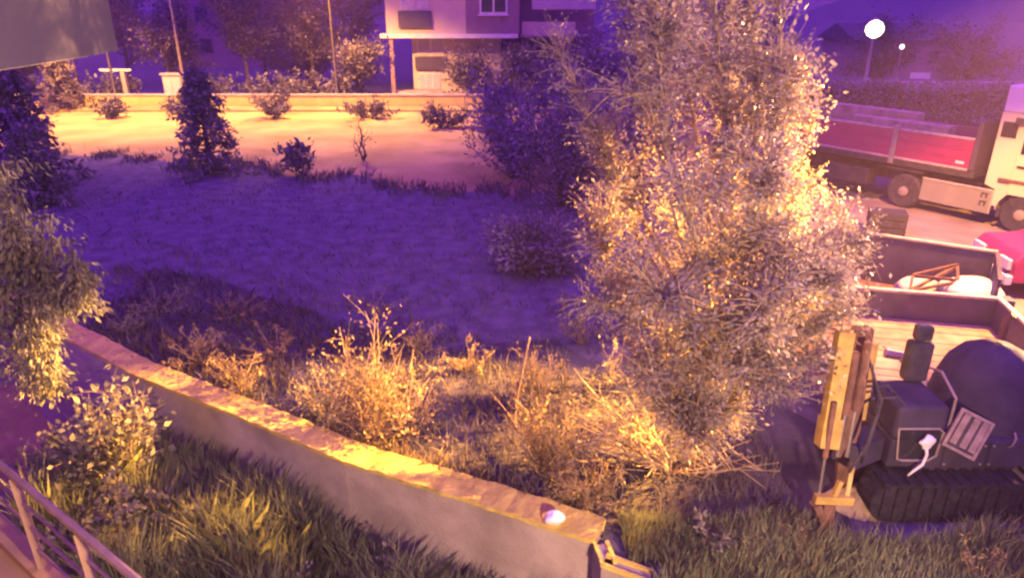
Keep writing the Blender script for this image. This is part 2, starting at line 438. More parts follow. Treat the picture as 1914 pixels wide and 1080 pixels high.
limbs_w = []
for L, q in zip(main, wts): limbs_w += [L] * int(q * 10)
sub = []
for L in main[1:]:
    for k in range(5):
        p = poly_at(L, random.uniform(0.3, 0.9)); d = Vector((random.gauss(0, .5), random.gauss(0, .5), random.uniform(.1, .9)))
        d.x = min(d.x, .35); S = wiggle(p, p + d * random.uniform(.35, .8), 3, .05); sub.append(S); limbs_w += [S] * 3
make_limbs(tw, sub, 0.016, 0.005, 4)
# keep the crown inside its natural outline: narrow at the top, widest on the lower right
def crown_edge(py):
    xs = ((-400, 1500), (0, 1520), (100, 1560), (200, 1590), (260, 1540), (300, 1550), (350, 1640), (430, 1670), (560, 1660), (700, 1620), (780, 1540), (1100, 1400))
    for (a, b), (c_, d_) in zip(xs, xs[1:]):
        if py <= c_: return b + (d_ - b) * (py - a) / (c_ - a)
    return 1400
def in_crown(e):
    y = e.y + TB.y; z = e.z - CAM_H; zc_ = y * _c - z * _s
    return 957 + 1300 * (e.x + TB.x) / zc_ < crown_edge(540 - 1300 * (y * _s + z * _c) / zc_) + random.triangular(-130, 35, 5)
P, D = twig_leaves(limbs_w, 10000, 0.39, 9, 0.045, 0.08, 0.1, tw, 0.005, in_crown)
obj('twigs', tw, 'twig', t)
quads('crown', leaf_quads(P, 0.047, 0.5, 0.25, D, .6), 'leaf_tree', t)

# --- drooping tree at the left edge, garden side
b = Vector((-8.6, 8.6, -1.1))
t = thing('drooping_tree', 'drooping grey-green tree hanging down at the left edge before the wall end', 'tree', b)
def W3(*pts): return [Yp(a, c_, y) - b for a, c_, y in pts]
tops = [(40, 300, 9.0), (-30, 280, 8.6), (100, 400, 9.1), (140, 450, 9.2), (-60, 350, 9.4)]
mb = MB(); limbs = []
mb.tube([(0, 0, -.05), (.05, 0, 1.0), (.2, .05, 2.6), (.6, .1, 4.3)], [.12, .1, .08, .05], 7)
for q in tops:
    e = Yp(*q) - b
    limbs.append([Vector((.2, .05, 2.6 + random.random())), Vector((e.x * .5, e.y * .5, e.z * .85 + .3)), e])
for i in range(26):
    a = random.uniform(-40, 165); y0 = 300 + max(0, a) * 1.1 + random.uniform(0, 90); yy = random.uniform(8.4, 9.4)
    y1 = min(720, y0 + random.uniform(160, 360)) if a < 120 else min(560, y0 + 120)
    limbs.append(W3((a, y0, yy), (a + random.uniform(-8, 25), (y0 + y1) / 2, yy - .1), (a + random.uniform(-15, 25), y1, yy - .1)))
for a, y0, y1 in ((60, 600, 720), (85, 560, 710), (45, 580, 700), (90, 640, 735)):
    limbs.append(W3((a, y0, 8.5), (a + 4, (y0 + y1) / 2, 8.4), (a + 2, y1, 8.4)))
make_limbs(mb, limbs[:5], .05, .015, 5); make_limbs(mb, limbs[5:], .008, .004, 3)
obj('trunk', mb, 'bark', t)
P, D = twig_leaves(limbs, 1250, 0.26, 8, 0.05, 0.05, -0.7)
quads('crown', leaf_quads(P, 0.095, 0.32, 0.9, D), 'leaf_olive', t)

# --- leafy plants in front of the wall
shrub('leafy_bush', 'tall upright leafy bush growing in front of the wall at left', 'bush', (-5.55, 8.35, -1.1), 1.75, 0.55, 16, 1500, 0.10, 'leaf_olive', up=1.2, aspect=.6)
shrub('leafy_bush', 'lower leafy bush between the railing and the tall upright bush', 'bush', (-5.2, 7.3, -1.1), 1.0, 0.75, 18, 1300, 0.09, 'leaf_olive', aspect=.6)
shrub('creeper', 'trailing creeper hanging below the drooping tree beside the path', 'plant', (-7.0, 8.9, -1.1), 0.75, 0.45, 12, 500, 0.08, 'leaf_olive', aspect=.7)
shrub('seedling', 'single thin leafy stem standing in front of the dark wall face', 'plant', Zp(735, 1100, -1.1), 0.75, 0.08, 4, 170, 0.07, 'leaf_olive', up=2.0, tl=.12)

# --- bushes behind the wall
s = Zp(690, 838, 0)
shrub('spiky_bush', 'bushy spiky shrub leaning over the wall top at centre', 'bush', (s.x, s.y + .25, 0), 1.75, 0.62, 34, 1500, 0.065, 'leaf_dry', up=1.3, ragged=.4, stem_r=.012)
s = Zp(745, 830, 0)
shrub('spiky_bush', 'thin bare-tipped shrub reaching right beside the centre spiky shrub', 'bush', (s.x, s.y + .35, 0), 1.3, 0.5, 16, 420, 0.06, 'leaf_dry', up=1.3, ragged=.4, lean=(.15, 0))
s = Zp(600, 800, 0)
shrub('leafy_bush', 'small olive bush at the left foot of the centre spiky shrub', 'bush', (s.x, s.y + .3, 0), 0.9, 0.5, 16, 700, 0.06, 'leaf_olive')
s = Zp(440, 745, 0)
shrub('dry_bush', 'low dry bush behind the wall under the dark field', 'bush', (s.x, s.y + .3, 0), 0.55, 0.65, 16, 700, 0.06, 'leaf_dry')
s = Zp(370, 690, 0)
shrub('dry_bush', 'low dry bush behind the left part of the wall', 'bush', (s.x, s.y + .2, 0), 0.6, 0.6, 14, 600, 0.06, 'leaf_dry')
s = Zp(1030, 900, 0)
shrub('straw_heap', 'tall orange-lit mound of dry weeds behind the wall end', 'weeds', (s.x - .02, s.y + .15, 0), 1.15, 0.62, 40, 2600, 0.07, 'leaf_dry', aspect=.25, up=1.2)
s = Zp(1110, 960, 0)
shrub('straw_heap', 'lower glowing clump of dry weeds against the wall end', 'weeds', (s.x, s.y + .22, 0), 0.55, 0.5, 30, 1500, 0.06, 'leaf_dry', aspect=.3)
s = Zp(1000, 760, 0)
shrub('straw_heap', 'narrow spire of dry weeds behind the orange mound', 'weeds', (s.x, s.y, 0), 1.05, 0.3, 20, 800, 0.07, 'leaf_dry', aspect=.25, up=1.6)
s = Zp(960, 800, 0); mb = MB(); mb.tube([(s.x, s.y, -.05), Yp(968, 730, s.y) , Yp(990, 630, s.y + .1)], [.02, .017, .012], 6)
tag(obj('wooden_stake', mb, 'twig'), 'thin pale stake leaning in the weeds behind the wall', 'stake')
# bare branching brush left of the tree foot
s = Zp(1250, 880, 0); t = thing('bare_brush', 'bare tangled twigs spreading at the foot of the big tree', 'brush', (s.x, s.y, 0)); mb = MB(); limbs = []
for i in range(46):
    a = random.uniform(math.pi * .55, math.pi * 1.15) if i % 4 else random.uniform(0, 6.28); ln = random.uniform(.6, 1.5)
    e = Vector((ln * math.cos(a), ln * .6 * math.sin(a), random.uniform(.25, 1.2))); L = wiggle((random.uniform(-.15, .15), random.uniform(-.1, .1), 0), e, 4, .08); limbs.append(L)
    for k in range(4):
        p = poly_at(L, random.uniform(.35, .95)); limbs.append(wiggle(p, p + Vector((random.gauss(-.15, .25), random.gauss(0, .2), random.uniform(-.05, .35))), 2, .03))
make_limbs(mb, limbs, .011, .004, 4); obj('stems', mb, 'twig', t)
P, D = twig_leaves(limbs, 40, .16, 5, .03); quads('foliage', leaf_quads(P, .05, .5, 0, D), 'leaf_dry', t)
# weeds bordering the dark field
k = 0
for (px, py, h, r, nl, lm, lab) in (
    (790, 655, .5, .45, 420, 'leaf_dry', 'small sunlit-looking tuft of dry weeds at the field edge'),
    (880, 690, .5, .5, 380, 'leaf_dry', 'sparse weeds between the dry tuft and the stake'),
    (300, 585, .6, .7, 500, 'leaf_olive', 'dim weeds at the near left edge of the dark field'),
    (520, 660, .45, .9, 600, 'leaf_dry', 'wide low weeds behind the centre of the wall'),
    (430, 590, .35, .9, 420, 'leaf_dry', 'flat dry weeds on the near edge of the dark field'),
    (240, 620, .5, .5, 420, 'leaf_olive', 'dim weeds where the wall meets the drooping tree'),
    (1090, 640, .9, .7, 700, 'leaf_olive', 'dim weeds standing left of the big tree'),
    (1150, 720, .7, .6, 500, 'leaf_olive', 'dim low growth under the left branches of the big tree'),
    (700, 570, .3, .8, 260, 'leaf_olive', 'faint weeds in the middle of the dark field edge')):
    s = Zp(px, py, 0)
    shrub('weed_clump', lab.replace('sunlit-looking', 'orange-lit'), 'weeds', (s.x, s.y, 0), h, r, 16, nl, .06, lm, aspect=.35, stem_r=.007)

# --- dark conifers and shrubs before the lit road
def conifer(name, label, base, h, r, n, lm, lsize=.14, group=None, gaps=.0):
    t = thing(name, label, 'tree', base, 0, group); mb = MB(); mb.tube([(0, 0, -.1), (0.02, 0, h * .5), (0, 0, h * .97)], [.035 * h, .022 * h, .006 * h], 6)
    limbs = []
    for i in range(46):
        z = h * (.04 + .93 * (i / 46) ** 1.0); rr = r * (1 - (z / h)) ** .75 * random.uniform(.65, 1.1) + .05; a = i * 2.4 + random.uniform(-.3, .3)
        limbs.append([Vector((0, 0, z)), Vector((rr * .5 * math.cos(a), rr * .5 * math.sin(a), z + .02 * h)), Vector((rr * math.cos(a), rr * math.sin(a), z - .03 * h))])
    make_limbs(mb, limbs, .012 * h, .004, 4); obj('trunk', mb, 'bark', t)
    P, D = twig_leaves(limbs, n // 6, .14 * r + .1, 6, .05, .1, -.1); P[:, 2] = np.maximum(P[:, 2], .05)
    quads('crown', leaf_quads(P, lsize, .4, .3, D), lm, t); return t
conifer('dark_conifer', 'dark dense conifer standing alone before the lit road', (-10.75, 24.6, 0), 3.7, 1.35, 5200, 'leaf_dark', .17)
conifer('dark_conifer', 'dark conifer filling the left edge before the lit road', (-16.2, 23.0, 0), 3.9, 1.9, 6000, 'leaf_dark', .2)
conifer('dark_conifer', 'black lower conifer half out of view at the left edge', (-14.3, 20.5, 0), 2.4, 1.1, 3500, 'leaf_dark', .17)
shrub('dark_shrub', 'small dark spreading shrub silhouetted against the lit road', 'shrub', (-7.45, 24.3, 0), 1.25, 1.0, 14, 420, .2, 'leaf_dark', 'bark', ragged=.2, aspect=.6, stem_r=.02)
shrub('sapling', 'thin bare sapling on the lit road edge', 'sapling', (-5.8, 27, 0), 1.9, .35, 6, 90, .10, 'leaf_far', 'bark', stem_r=.03)
for (x, y, h, r, lab) in ((1.6, 20.5, 4.3, 2.2, 'big dim purple bush ending the lit road, nearest the big tree'), (0.2, 24.2, 4.0, 2.0, 'dim bush overhanging the right end of the lit road'),
                         (4.2, 24.0, 4.9, 2.6, 'tall dim bush behind the left branches of the big tree'), (0.5, 15.2, 0.9, 1.0, 'low dim bush in the dark field left of the big tree')):
    shrub('dim_bush', lab, 'bush', (x, y, 0), h, r, 44, 7500, .12, 'leaf_hedge', 'bark', aspect=.5, stem_r=.02, tl=.6)

# shrubs along the far low wall
for (px, py, h, r, lab) in ((205, 222, 1.0, .55, 'small dark shrub before the far low wall, leftmost'), (340, 218, .95, .85, 'dark shrub before the far low wall, left of the lone conifer'), (515, 222, 1.15, .85, 'dark shrub before the far low wall, right of the lone conifer'),
                            (690, 222, .9, 1.1, 'pale lit shrub before the middle of the far low wall'), (830, 240, 1.0, 1.1, 'lit low shrub at the right end of the far low wall')):
    s = Zp(px, py, 0); shrub('street_shrub', lab, 'shrub', (s.x, s.y, 0), h * 1.15, r * 1.35, 16, 1300, .15, 'leaf_far' if px > 600 else 'leaf_dark', 'bark', group='shrubs along the far low wall', aspect=.6, stem_r=.02)
fw = thing('low_wall', 'long low pale wall along the far side of the lit road', 'wall', (0, 42.0, 0))
mb = MB(); mb.box((-60, 0, 0), (-1.6, .22, .72)); obj('wall_face', mb, 'wallcap', fw)
mb = MB(); mb.box((-60, -.04, .722), (-1.6, .26, .80)); obj('wall_cap', mb, 'concrete', fw)

# --- street trees behind the low wall
def street_tree(label, x, y, h, r, n, lm='leaf_far', z0=.35, name='street_tree', ls=.26, asp=.5):
    t = thing(name, label, 'tree', (x, y, 0), 0, 'trees behind the far low wall'); mb = MB(); limbs = []
    mb.tube([(0, 0, -.1), (.05, 0, h * .4), (.0, .05, h * .8)], [.13, .1, .05], 7)
    for i in range(22):
        a = random.uniform(0, 6.28); z = h * random.uniform(z0, .75); rr = r * random.uniform(.4, 1.0)
        limbs.append(wiggle((0, 0, z * .85), (rr * math.cos(a), rr * math.sin(a), min(h, z + h * random.uniform(.05, .3))), 3, .12))
    make_limbs(mb, limbs, .05, .015, 4); obj('trunk', mb, 'bark', t)
    P, D = twig_leaves(limbs, n // 3, .8, 7, .2, .1, .1); quads('crown', leaf_quads(P, ls * .8, asp, .1, D), lm, t); return t
conifer('spruce', 'pale lit spruce before the far low wall at left', (-25.6, 40.9, 0.1), 3.4, 1.5, 3000, 'leaf_far', .22, 'trees behind the far low wall')
street_tree('leafy tree under the overhang, far left behind the low wall', -30.5, 46, 4.6, 3.2, 2600)
street_tree('broad pale tree behind the far low wall, right of the two poles', -21.8, 46, 6.4, 2.6, 3000, z0=.25)
street_tree('dim tree behind the lone dark conifer', -17.2, 47, 7.5, 2.6, 2300)
street_tree('dim tree between the lone conifer and the apartment block', -13.2, 48, 6.8, 2.6, 2600, z0=.3)
street_tree('sparse tree just left of the apartment block', -9.6, 45.5, 4.2, 1.8, 1300, z0=.3)
street_tree('small tree before the ground floor of the apartment block', -2.6, 44.6, 3.2, 1.5, 1100, z0=.2)
street_tree('small tree at the right corner of the apartment block', 0.8, 43.8, 3.4, 1.8, 1300, z0=.2)
street_tree('dim tree behind the big silvery tree, before the apartment block', 5.2, 43, 4.2, 2.4, 1600, z0=.2)
street_tree('tall dim tree left behind the apartment block', -11.8, 55, 9.5, 3.4, 2600, z0=.3)
street_tree('tall murky tree behind the two poles at top left', -28.5, 54, 9.0, 4.2, 3600, z0=.15)
street_tree('tall murky tree at top left, right of the distant block', -19.0, 56, 10.0, 4.4, 3800, z0=.15)
street_tree('murky tree filling the gap left of the apartment block', -14.6, 52, 7.4, 3.6, 3400, z0=.12)
street_tree('dark tree right behind the apartment block', 9.5, 50, 8.0, 4.0, 3000, z0=.15)
street_tree('dark tree behind the right part of the big silvery tree', 15.5, 47, 6.5, 3.4, 2800, z0=.12)
street_tree('faint low tree behind the park lamp', 26.5, 52, 5.0, 3.2, 2400, z0=.12)
street_tree('faint tree between the thin pole and the truck cab', 31.5, 50, 4.4, 2.8, 2000, z0=.12)
for (x, lab) in ((-31, 'dim undergrowth behind the far low wall, leftmost'), (-25.2, 'dim undergrowth behind the far low wall beside the spruce'), (-18.6, 'dim undergrowth behind the far low wall right of the cabinet'), (-14.6, 'dim undergrowth behind the far low wall behind the dark shrub'), (-11.4, 'dim undergrowth behind the far low wall near the apartment block')):
    shrub('undergrowth', lab, 'shrub', (x, 44.6 + random.uniform(0, .8), 0), 1.7, 2.1, 22, 1300, .2, 'leaf_dark', 'bark', aspect=.6, stem_r=.02, tl=.6, group='undergrowth behind the far low wall')

# ------------------------------------------------------------------ assumed street lamps, park lamp, poles
def assumed_street_lamp(name, label, base, h, arm, power, cone=130, blend=.6, aim=(0, 0, -1), lit=True, ra=.065, size=1.0, r_light=.14):  # lamps assumed from their pools of light; heads out of view
    t = thing(name, label, 'street lamp', base); a = Vector(arm)
    mb = MB(); mb.lathe([(.16, 0), (.16, .35), (.1, .4), (ra, 1.2), (ra * .7, h)], (0, 0, -.02), (0, 0, 1), 10); obj('post', mb, 'polesteel', t, smooth=True)
    mb = MB(); mb.tube([(0, 0, h - .1), (a.x * .4, a.y * .4, h + .28), (a.x, a.y, h + .32)], [ra * .6, ra * .5, ra * .45], 8); obj('arm', mb, 'steel', t, smooth=True)
    d = a.normalized(); hd = Vector((a.x, a.y, h + .30))
    mb = MB(); q = d.cross(Vector((0, 0, 1)))
    def c8(l0, l1, w_, z0, z1, tp=1): 
        lo = [hd + d * l + q * s * w_ * size + Vector((0, 0, z0)) for l, s in ((l0, -1), (l1, -1), (l1, 1), (l0, 1))]
        hi = [hd + d * (l * tp) + q * s * w_ * tp * size + Vector((0, 0, z1)) for l, s in ((l0, -1), (l1, -1), (l1, 1), (l0, 1))]
        return lo + hi
    mb.hexa(c8(-.1, .6 * size, .14, 0, .12, .8)); obj('lamp_head', mb, 'steel', t, bevel=.02)
    mb = MB(); mb.hexa(c8(.02, .54 * size, .11, -.06, -.004)); obj('lamp_lens', mb, 'chrome_lamp' if lit else 'lens_off', t, bevel=.02)
    ld = bpy.data.lights.new('assumed_street_light', 'SPOT'); ld.energy = power; ld.color = SODIUM; ld.spot_size = R(cone); ld.spot_blend = blend; ld.shadow_soft_size = r_light
    lo = bpy.data.objects.new('assumed_street_light', ld); col.objects.link(lo); lo.parent = t; lo.location = hd + d * .3 * size + Vector((0, 0, -.22)); lo.rotation_euler = Vector(aim).to_track_quat('-Z', 'Y').to_euler()
    return t
assumed_street_lamp('assumed_street_lamp', 'unseen tall sodium street lamp, assumed over the yard right of the excavator', (12.2, 11.95, 0), 8.0, (-2.6, 0, 0), P_YARD, 94, .35, (.08, .16, -1))  # assumed lamp, out of view to the right
# two unseen added floods: low and wide on the tree, high and narrow on the wall
def added_flood(label, loc, target, power, cone, blend, colour, mast=False):
    fl = thing('added_flood', label, 'added_flood', loc)
    if mast: mb = MB(); mb.lathe([(.12, -loc[2]), (.05, -loc[2] + .1), (.04, -.2)], (.25, .1, 0), (0, 0, 1), 8); obj('mast', mb, 'polesteel', fl)
    fd = (Vector(target) - Vector(loc)).normalized(); fq = fd.to_track_quat('-Z', 'Y')
    def fbox(name, a, b_, m):
        mb = MB(); mb.box(a, b_); mb.v = [tuple(fq @ Vector(v)) for v in mb.v]; return obj(name, mb, m, fl, .01)
    fbox('housing', (-.22, -.18, .0), (.22, .18, .14), 'dark'); fbox('lamp_lens', (-.19, -.15, -.02), (.19, .15, -.002), 'chrome_lamp'); fbox('bracket', (-.03, -.02, .142), (.03, .02, .26), 'steel')
    ld = bpy.data.lights.new('added_flood_light', 'SPOT'); ld.energy = power; ld.color = colour; ld.spot_size = R(cone); ld.spot_blend = blend; ld.shadow_soft_size = .12
    lo = bpy.data.objects.new('added_flood_light', ld); col.objects.link(lo); lo.parent = fl; lo.location = fd * .12; lo.rotation_euler = fq.to_euler()
added_flood('unseen low flood on a short mast, added to light the big tree', (15.2, 12.9, 3.1), (2.4, 7.8, 3.2), P_FLOOD, 44, .9, (1.0, .50, .18), True)
added_flood('unseen upper flood on the yard lamp post, added to light the wall', (12.0, 11.8, 7.2), (-2.3, 7.35, .2), P_SPOT, 24, .5, SODIUM)
assumed_street_lamp('assumed_street_lamp', 'assumed tall sodium street lamp over the lit road, on the right one of two poles at left', (-23.6, 42.7, 0), 8.4, (.6, -5.0, 0), P_STREET, 125)  # lamp head above the view, assumed on this pole
assumed_street_lamp('assumed_street_lamp', 'assumed tall street lamp behind the far low wall, left of the apartment block', (-10.4, 42.7, 0), 8.4, (.6, -3.0, 0), P_STREET2, 140)  # assumed lamp, added to light the road and apartment block
p = Yp(1635, 55, 38)
t = thing('park_lamp', 'lit park lamp glowing white on a thin post at top right', 'street lamp', (p.x, p.y, 0))
mb = MB(); mb.lathe([(.14, 0), (.12, .3), (.09, .4), (.075, p.z - .35)], (0, 0, -.02), (0, 0, 1), 10); obj('post', mb, 'white', t, smooth=True)  # white paint stands in for the lamp's light on the post
mb = MB(); mb.lathe([(.08, 0), (.30, .12), (.42, .32), (.42, .52), (.28, .74), (.06, .84)], (0, 0, p.z - .42), (0, 0, 1), 16); obj('lamp_globe', mb, emit('lamp_glow', (1.0, .74, .42), 12), t, smooth=True)
mb = MB(); mb.lathe([(.2, 0), (.1, .09), (.02, .14)], (0, 0, p.z + .43), (0, 0, 1), 12); obj('lamp_cap', mb, 'steel', t, smooth=True)

def pole(name, label, x, y, h, r, cross=None, m='polesteel'):
    t = thing(name, label, 'pole', (x, y, 0)); mb = MB(); mb.tube([(0, 0, -.1), (0, 0, h * .5), (0, 0, h)], [r, r * .9, r * .75], 8); obj('post', mb, m, t, smooth=True)
    if cross: mb = MB(); mb.bar(cross[0], cross[1], .08, .1); obj('crossbar', mb, 'white', t)
    return t
pole('utility_pole', 'thin grey pole behind the spruce, left one of two poles at left', -26.0, 43.2, 8.5, .08)
pole('utility_pole', 'slim wooden pole standing left of the lone dark conifer', -20.0, 44.0, 8.5, .09, [(-.5, 0, 8.0), (.5, 0, 8.0)], 'barkpale')
pole('utility_pole', 'thin pole between the park lamp and the truck cab', 23.8, 38.5, 4.4, .07)
t = thing('barrier_arm', 'pale horizontal barrier arm beside the pole at left', 'barrier', (-23.0, 42.9, 0))
mb = MB(); mb.box((-.12, -.12, 0), (.12, .12, 2.1)); obj('post', mb, 'steel', t)
mb = MB(); mb.box((-1.35, -.05, 2.02), (.5, .05, 2.14)); obj('boom', mb, 'white', t)
t = thing('utility_cabinet', 'small pale lit cabinet behind the low wall left of the lone conifer', 'cabinet', (-20.4, 43.3, 0))
mb = MB(); mb.box((-.55, 0, 0), (.55, .6, 1.75)); obj('body', mb, 'concrete', t, bevel=.02)
mb = MB(); mb.box((-.65, -.08, 1.752), (.65, .68, 1.84)); obj('roof', mb, 'concrete', t)
mb = MB(); mb.box((-.46, -.03, .2), (-.02, -.003, 1.6)); obj('door', mb, 'blind', t)
mb = MB(); mb.box((.02, -.03, .2), (.46, -.003, 1.6)); obj('door', mb, 'blind', t)

# ------------------------------------------------------------------ apartment block
ab = thing('apartment_building', 'pale apartment block with dark balcony parapets and an overhanging upper floor', 'building', (0, 46, 0))
def X(px): return (px - 957) * 0.0343
def zz(py): return 3.94 + (65 - py) * 0.0307
def bpart(name, x0, x1, y0, y1, z0, z1, m, parent=None, bevel=0):
    mb = MB(); mb.box((x0, y0, z0), (x1, y1, z1)); o = obj(name, mb, m, ab if parent is None else parent, bevel); return o
bpart('ground_floor_wall', X(770), X(936), 1.2, 11, 0, zz(72) - .002, 'plaster')
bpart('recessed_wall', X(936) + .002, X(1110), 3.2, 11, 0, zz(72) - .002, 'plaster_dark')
bpart('floor_slab', X(718), X(968), -.15, 11, zz(72), zz(64), 'white')
bpart('upper_wall', X(730), X(874), 0, 11, zz(64) + .002, 12.0, 'plaster')
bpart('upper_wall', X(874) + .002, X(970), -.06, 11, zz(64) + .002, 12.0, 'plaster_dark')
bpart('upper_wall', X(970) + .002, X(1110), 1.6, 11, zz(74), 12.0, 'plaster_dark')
bpart('roof', X(722), X(1116), -.4, 11.4, 12.002, 12.3, 'concrete')
def balcony(x0, x1, zf, yf, hp=.95, m='parapet', blinds=3, hb=1.35):
    p = bpart('balcony_parapet', x0, x1, yf - .22, yf - .004, zf, zf + hp, m)
    wdt = (x1 - x0 - .3) / blinds
    for k in range(blinds):
        a = x0 + .15 + k * wdt
        f = bpart('window', a + .02, a + wdt - .02, yf - .05, yf - .003, zf + hp + .05, zf + hp + hb, 'white')
        bpart('pane', a + .08, a + wdt - .08, yf - .07, yf - .052, zf + hp + .11, zf + hp + hb - .06, 'blind', f)
for st in range(3):
    dz = st * 3.05
    balcony(X(753), X(812), zz(52) + dz, 0)
    # two-pane window in the dark panel
    w0, w1, b0 = X(899), X(949), zz(27) + dz
    f = bpart('window', w0, w1, -.12, -.063, b0, b0 + 1.5, 'white')
    for a, c_ in ((w0 + .12, (w0 + w1) / 2 - .06), ((w0 + w1) / 2 + .06, w1 - .12)):
        bpart('pane', a, c_, -.14, -.122, b0 + .12, b0 + 1.38, 'glass', f)
    bpart('window_sill', w0 - .1, w1 + .1, -.2, -.065, b0 - .09, b0 - .002, 'white', f)
    p = bpart('balcony_parapet', X(975), X(1072), .3, .45, zz(66) + dz, zz(66) + dz + .75, 'plaster')
    bpart('balcony_floor', X(972), X(1110), .3, 1.598, zz(66) + dz - .12, zz(66) + dz - .002, 'concrete')
    bpart('balcony_screen', X(993), X(1108), .36, .42, zz(18) + dz, zz(18) + dz + .62, 'blind')
balcony(X(775), X(834), zz(135), 1.2, .75, 'parapet', 2, 1.15)
f = bpart('door', X(780), X(820), 1.14, 1.197, .55, 1.55, 'white')
for a in (X(781), X(794), X(807)): bpart('pane', a, a + .38, 1.11, 1.138, .62, 1.48, 'blind', f)
bpart('plinth', X(735), X(900), .3, 1.198, 0, .48, 'concrete')
bpart('column', X(733), X(740), 0, .25, 0, zz(72) - .002, 'plaster_dark')

# distant block at left, mostly behind trees
db = thing('distant_building', 'far dim block showing between the trees at top left', 'building', (-27, 72, 0))
mb = MB(); mb.box((-5, 0, 0), (5.5, 10, 15)); obj('wall', mb, 'plaster_dark', db)
mb = MB(); mb.box((-5.4, -.4, 15.002), (5.9, 10.4, 15.4)); obj('roof', mb, 'concrete', db)
for st in range(5):
    for xx in (-3.6, -.6, 2.4):
        mb = MB(); mb.box((xx, -.06, 1.2 + st * 2.9), (xx + 1.4, -.003, 2.7 + st * 2.9)); f = obj('window', mb, 'dimframe', db)
        mb = MB(); mb.box((xx + .12, -.09, 1.32 + st * 2.9), (xx + 1.28, -.062, 2.58 + st * 2.9)); obj('pane', mb, 'glass', f)

# distant wooded ridge closing the view
g = MB(); ang_ = [math.pi * (k / 90) for k in range(91)]; vs = []
for a in ang_:
    hh = 9 + 5 * math.sin(a * 9) + 3 * math.sin(a * 23 + 1) + 2 * math.sin(a * 61) + random.uniform(-.8, .8)
    vs += [(330 * math.cos(a), 330 * math.sin(a), -1), (345 * math.cos(a), 345 * math.sin(a), hh)]
g.add(vs, [(2 * k, 2 * k + 2, 2 * k + 3, 2 * k + 1) for k in range(90)]); struct('hills', g, 'soil')
# ------------------------------------------------------------------ right background: hedge, far wall, sign
for i, (x0, x1, y, h, lab) in enumerate(((14, 19.5, 36.5, 2.0, 'dark hedge behind the red truck bed, left stretch'), (19.3, 25.5, 35.8, 1.95, 'dark hedge behind the red truck bed, right stretch by the cab'))):
    t = thing('hedge', lab, 'hedge', ((x0 + x1) / 2, y, 0), 0, 'hedge behind the truck'); mb = MB(); n = 3000
    hw = (x1 - x0) / 2
    mb.box((-hw + .2, -.45, 0), (hw - .2, .45, h - .25)); obj('branch_core', mb, 'bark', t)
    P = np.stack([rng.uniform(-hw, hw, n), rng.choice([-1, 1], n) * rng.uniform(.45, .75, n), rng.uniform(0.05, h, n)], 1)
    k = n // 3; P[:k, 1] = rng.uniform(-.7, .7, k); P[:k, 2] = h - .25 + rng.uniform(0, .35, k)
    quads('foliage', leaf_quads(P, .2, .6), 'leaf_hedge', t)
fw = thing('yard_wall', 'low pale wall far behind the hedge at right', 'wall', (0, 44, 0)); mb = MB(); mb.box((22.5, 0, 0), (40, .25, 1.2)); obj('wall_face', mb, 'concrete', fw)
mb = MB(); mb.box((22.4, -.04, 1.202), (40.1, .29, 1.3)); obj('wall_cap', mb, 'plaster', fw)
p = Yp(1720, 142, 40)
t = thing('sign_board', 'small bright white board standing beyond the hedge', 'sign', (p.x, 40, 0), R(-12))
mb = MB(); mb.box((-.5, -.03, p.z - .16), (.5, .03, p.z + .16)); obj('board', mb, 'white', t)
for a in (-.38, .38): mb = MB(); mb.box((a - .03, .032, 0), (a + .03, .09, p.z + .1)); obj('post', mb, 'steel', t)
p = Yp(1686, 88, 48); t = thing('small_lamp', 'tiny pinkish lamp dot right of the park lamp', 'lamp', (p.x, 48, 0))
mb = MB(); mb.tube([(0, 0, -.1), (0, 0, p.z)], .04, 6); obj('post', mb, 'steel', t); blob('lamp_globe', (0, 0, p.z), (.16, .16, .16), 'dot', t, 5, 1, 8, 0.0)
db = thing('distant_house', 'faint house far behind the park lamp', 'house', (33, 62, 0)); mb = MB(); mb.box((-4, 0, 0), (4, 7, 2.9)); obj('wall', mb, 'plaster_dark', db)
mb = MB(); mb.add([(-4.4, -.4, 2.9), (4.4, -.4, 2.9), (4.4, 7.4, 2.9), (-4.4, 7.4, 2.9), (-4.4, 3.5, 4.2), (4.4, 3.5, 4.2)], [(0, 1, 5, 4), (2, 3, 4, 5), (0, 4, 3), (1, 2, 5), (3, 2, 1, 0)]); obj('roof', mb, 'parapet', db)
for xx in (-2.6, .2, 2.2):
    mb = MB(); mb.box((xx, -.06, 1), (xx + 1, -.003, 2.1)); f = obj('window', mb, 'dimframe', db); mb = MB(); mb.box((xx + .1, -.09, 1.1), (xx + .9, -.062, 2.0)); obj('pane', mb, 'glass', f)

# ------------------------------------------------------------------ the truck with the red drop-side body
tk = thing('flatbed_truck', 'cream cab truck with long red drop-side body, parked at right', 'truck', (13.31, 17.64, 0), math.atan2(-2.59, 1.72))
def tb(name, x0, x1, y0, y1, z0, z1, m, parent=None, bevel=.015):
    mb = MB(); mb.box((x0, y0, z0), (x1, y1, z1)); return obj(name, mb, m, parent or tk, bevel)
def wheel(x, y, side=-1, r=.5):
    mb = MB(); s = side
    mb.lathe([(r * .55, 0), (r * .9, -.02), (r, .03), (r, .26), (r * .9, .31), (r * .55, .31)], (x, y, r), (0, -s, 0), 28); t_ = obj('wheel', mb, 'black', tk, smooth=False)
    mb = MB(); mb.lathe([(r * .56, .05), (r * .5, .02), (r * .3, .06), (r * .27, -.03), (r * .12, -.05)], (x, y - .002 * -s, r), (0, -s, 0), 20); obj('rim', mb, 'steel', t_)
    for k in range(8):
        a = k * math.pi / 4; mb = MB(); mb.lathe([(.025, 0), (.025, -.05)], (x + r * .38 * math.cos(a), y + .045, r + r * .38 * math.sin(a)), (0, -s, 0), 6); obj('wheel_nut', mb, 'dark', t_)
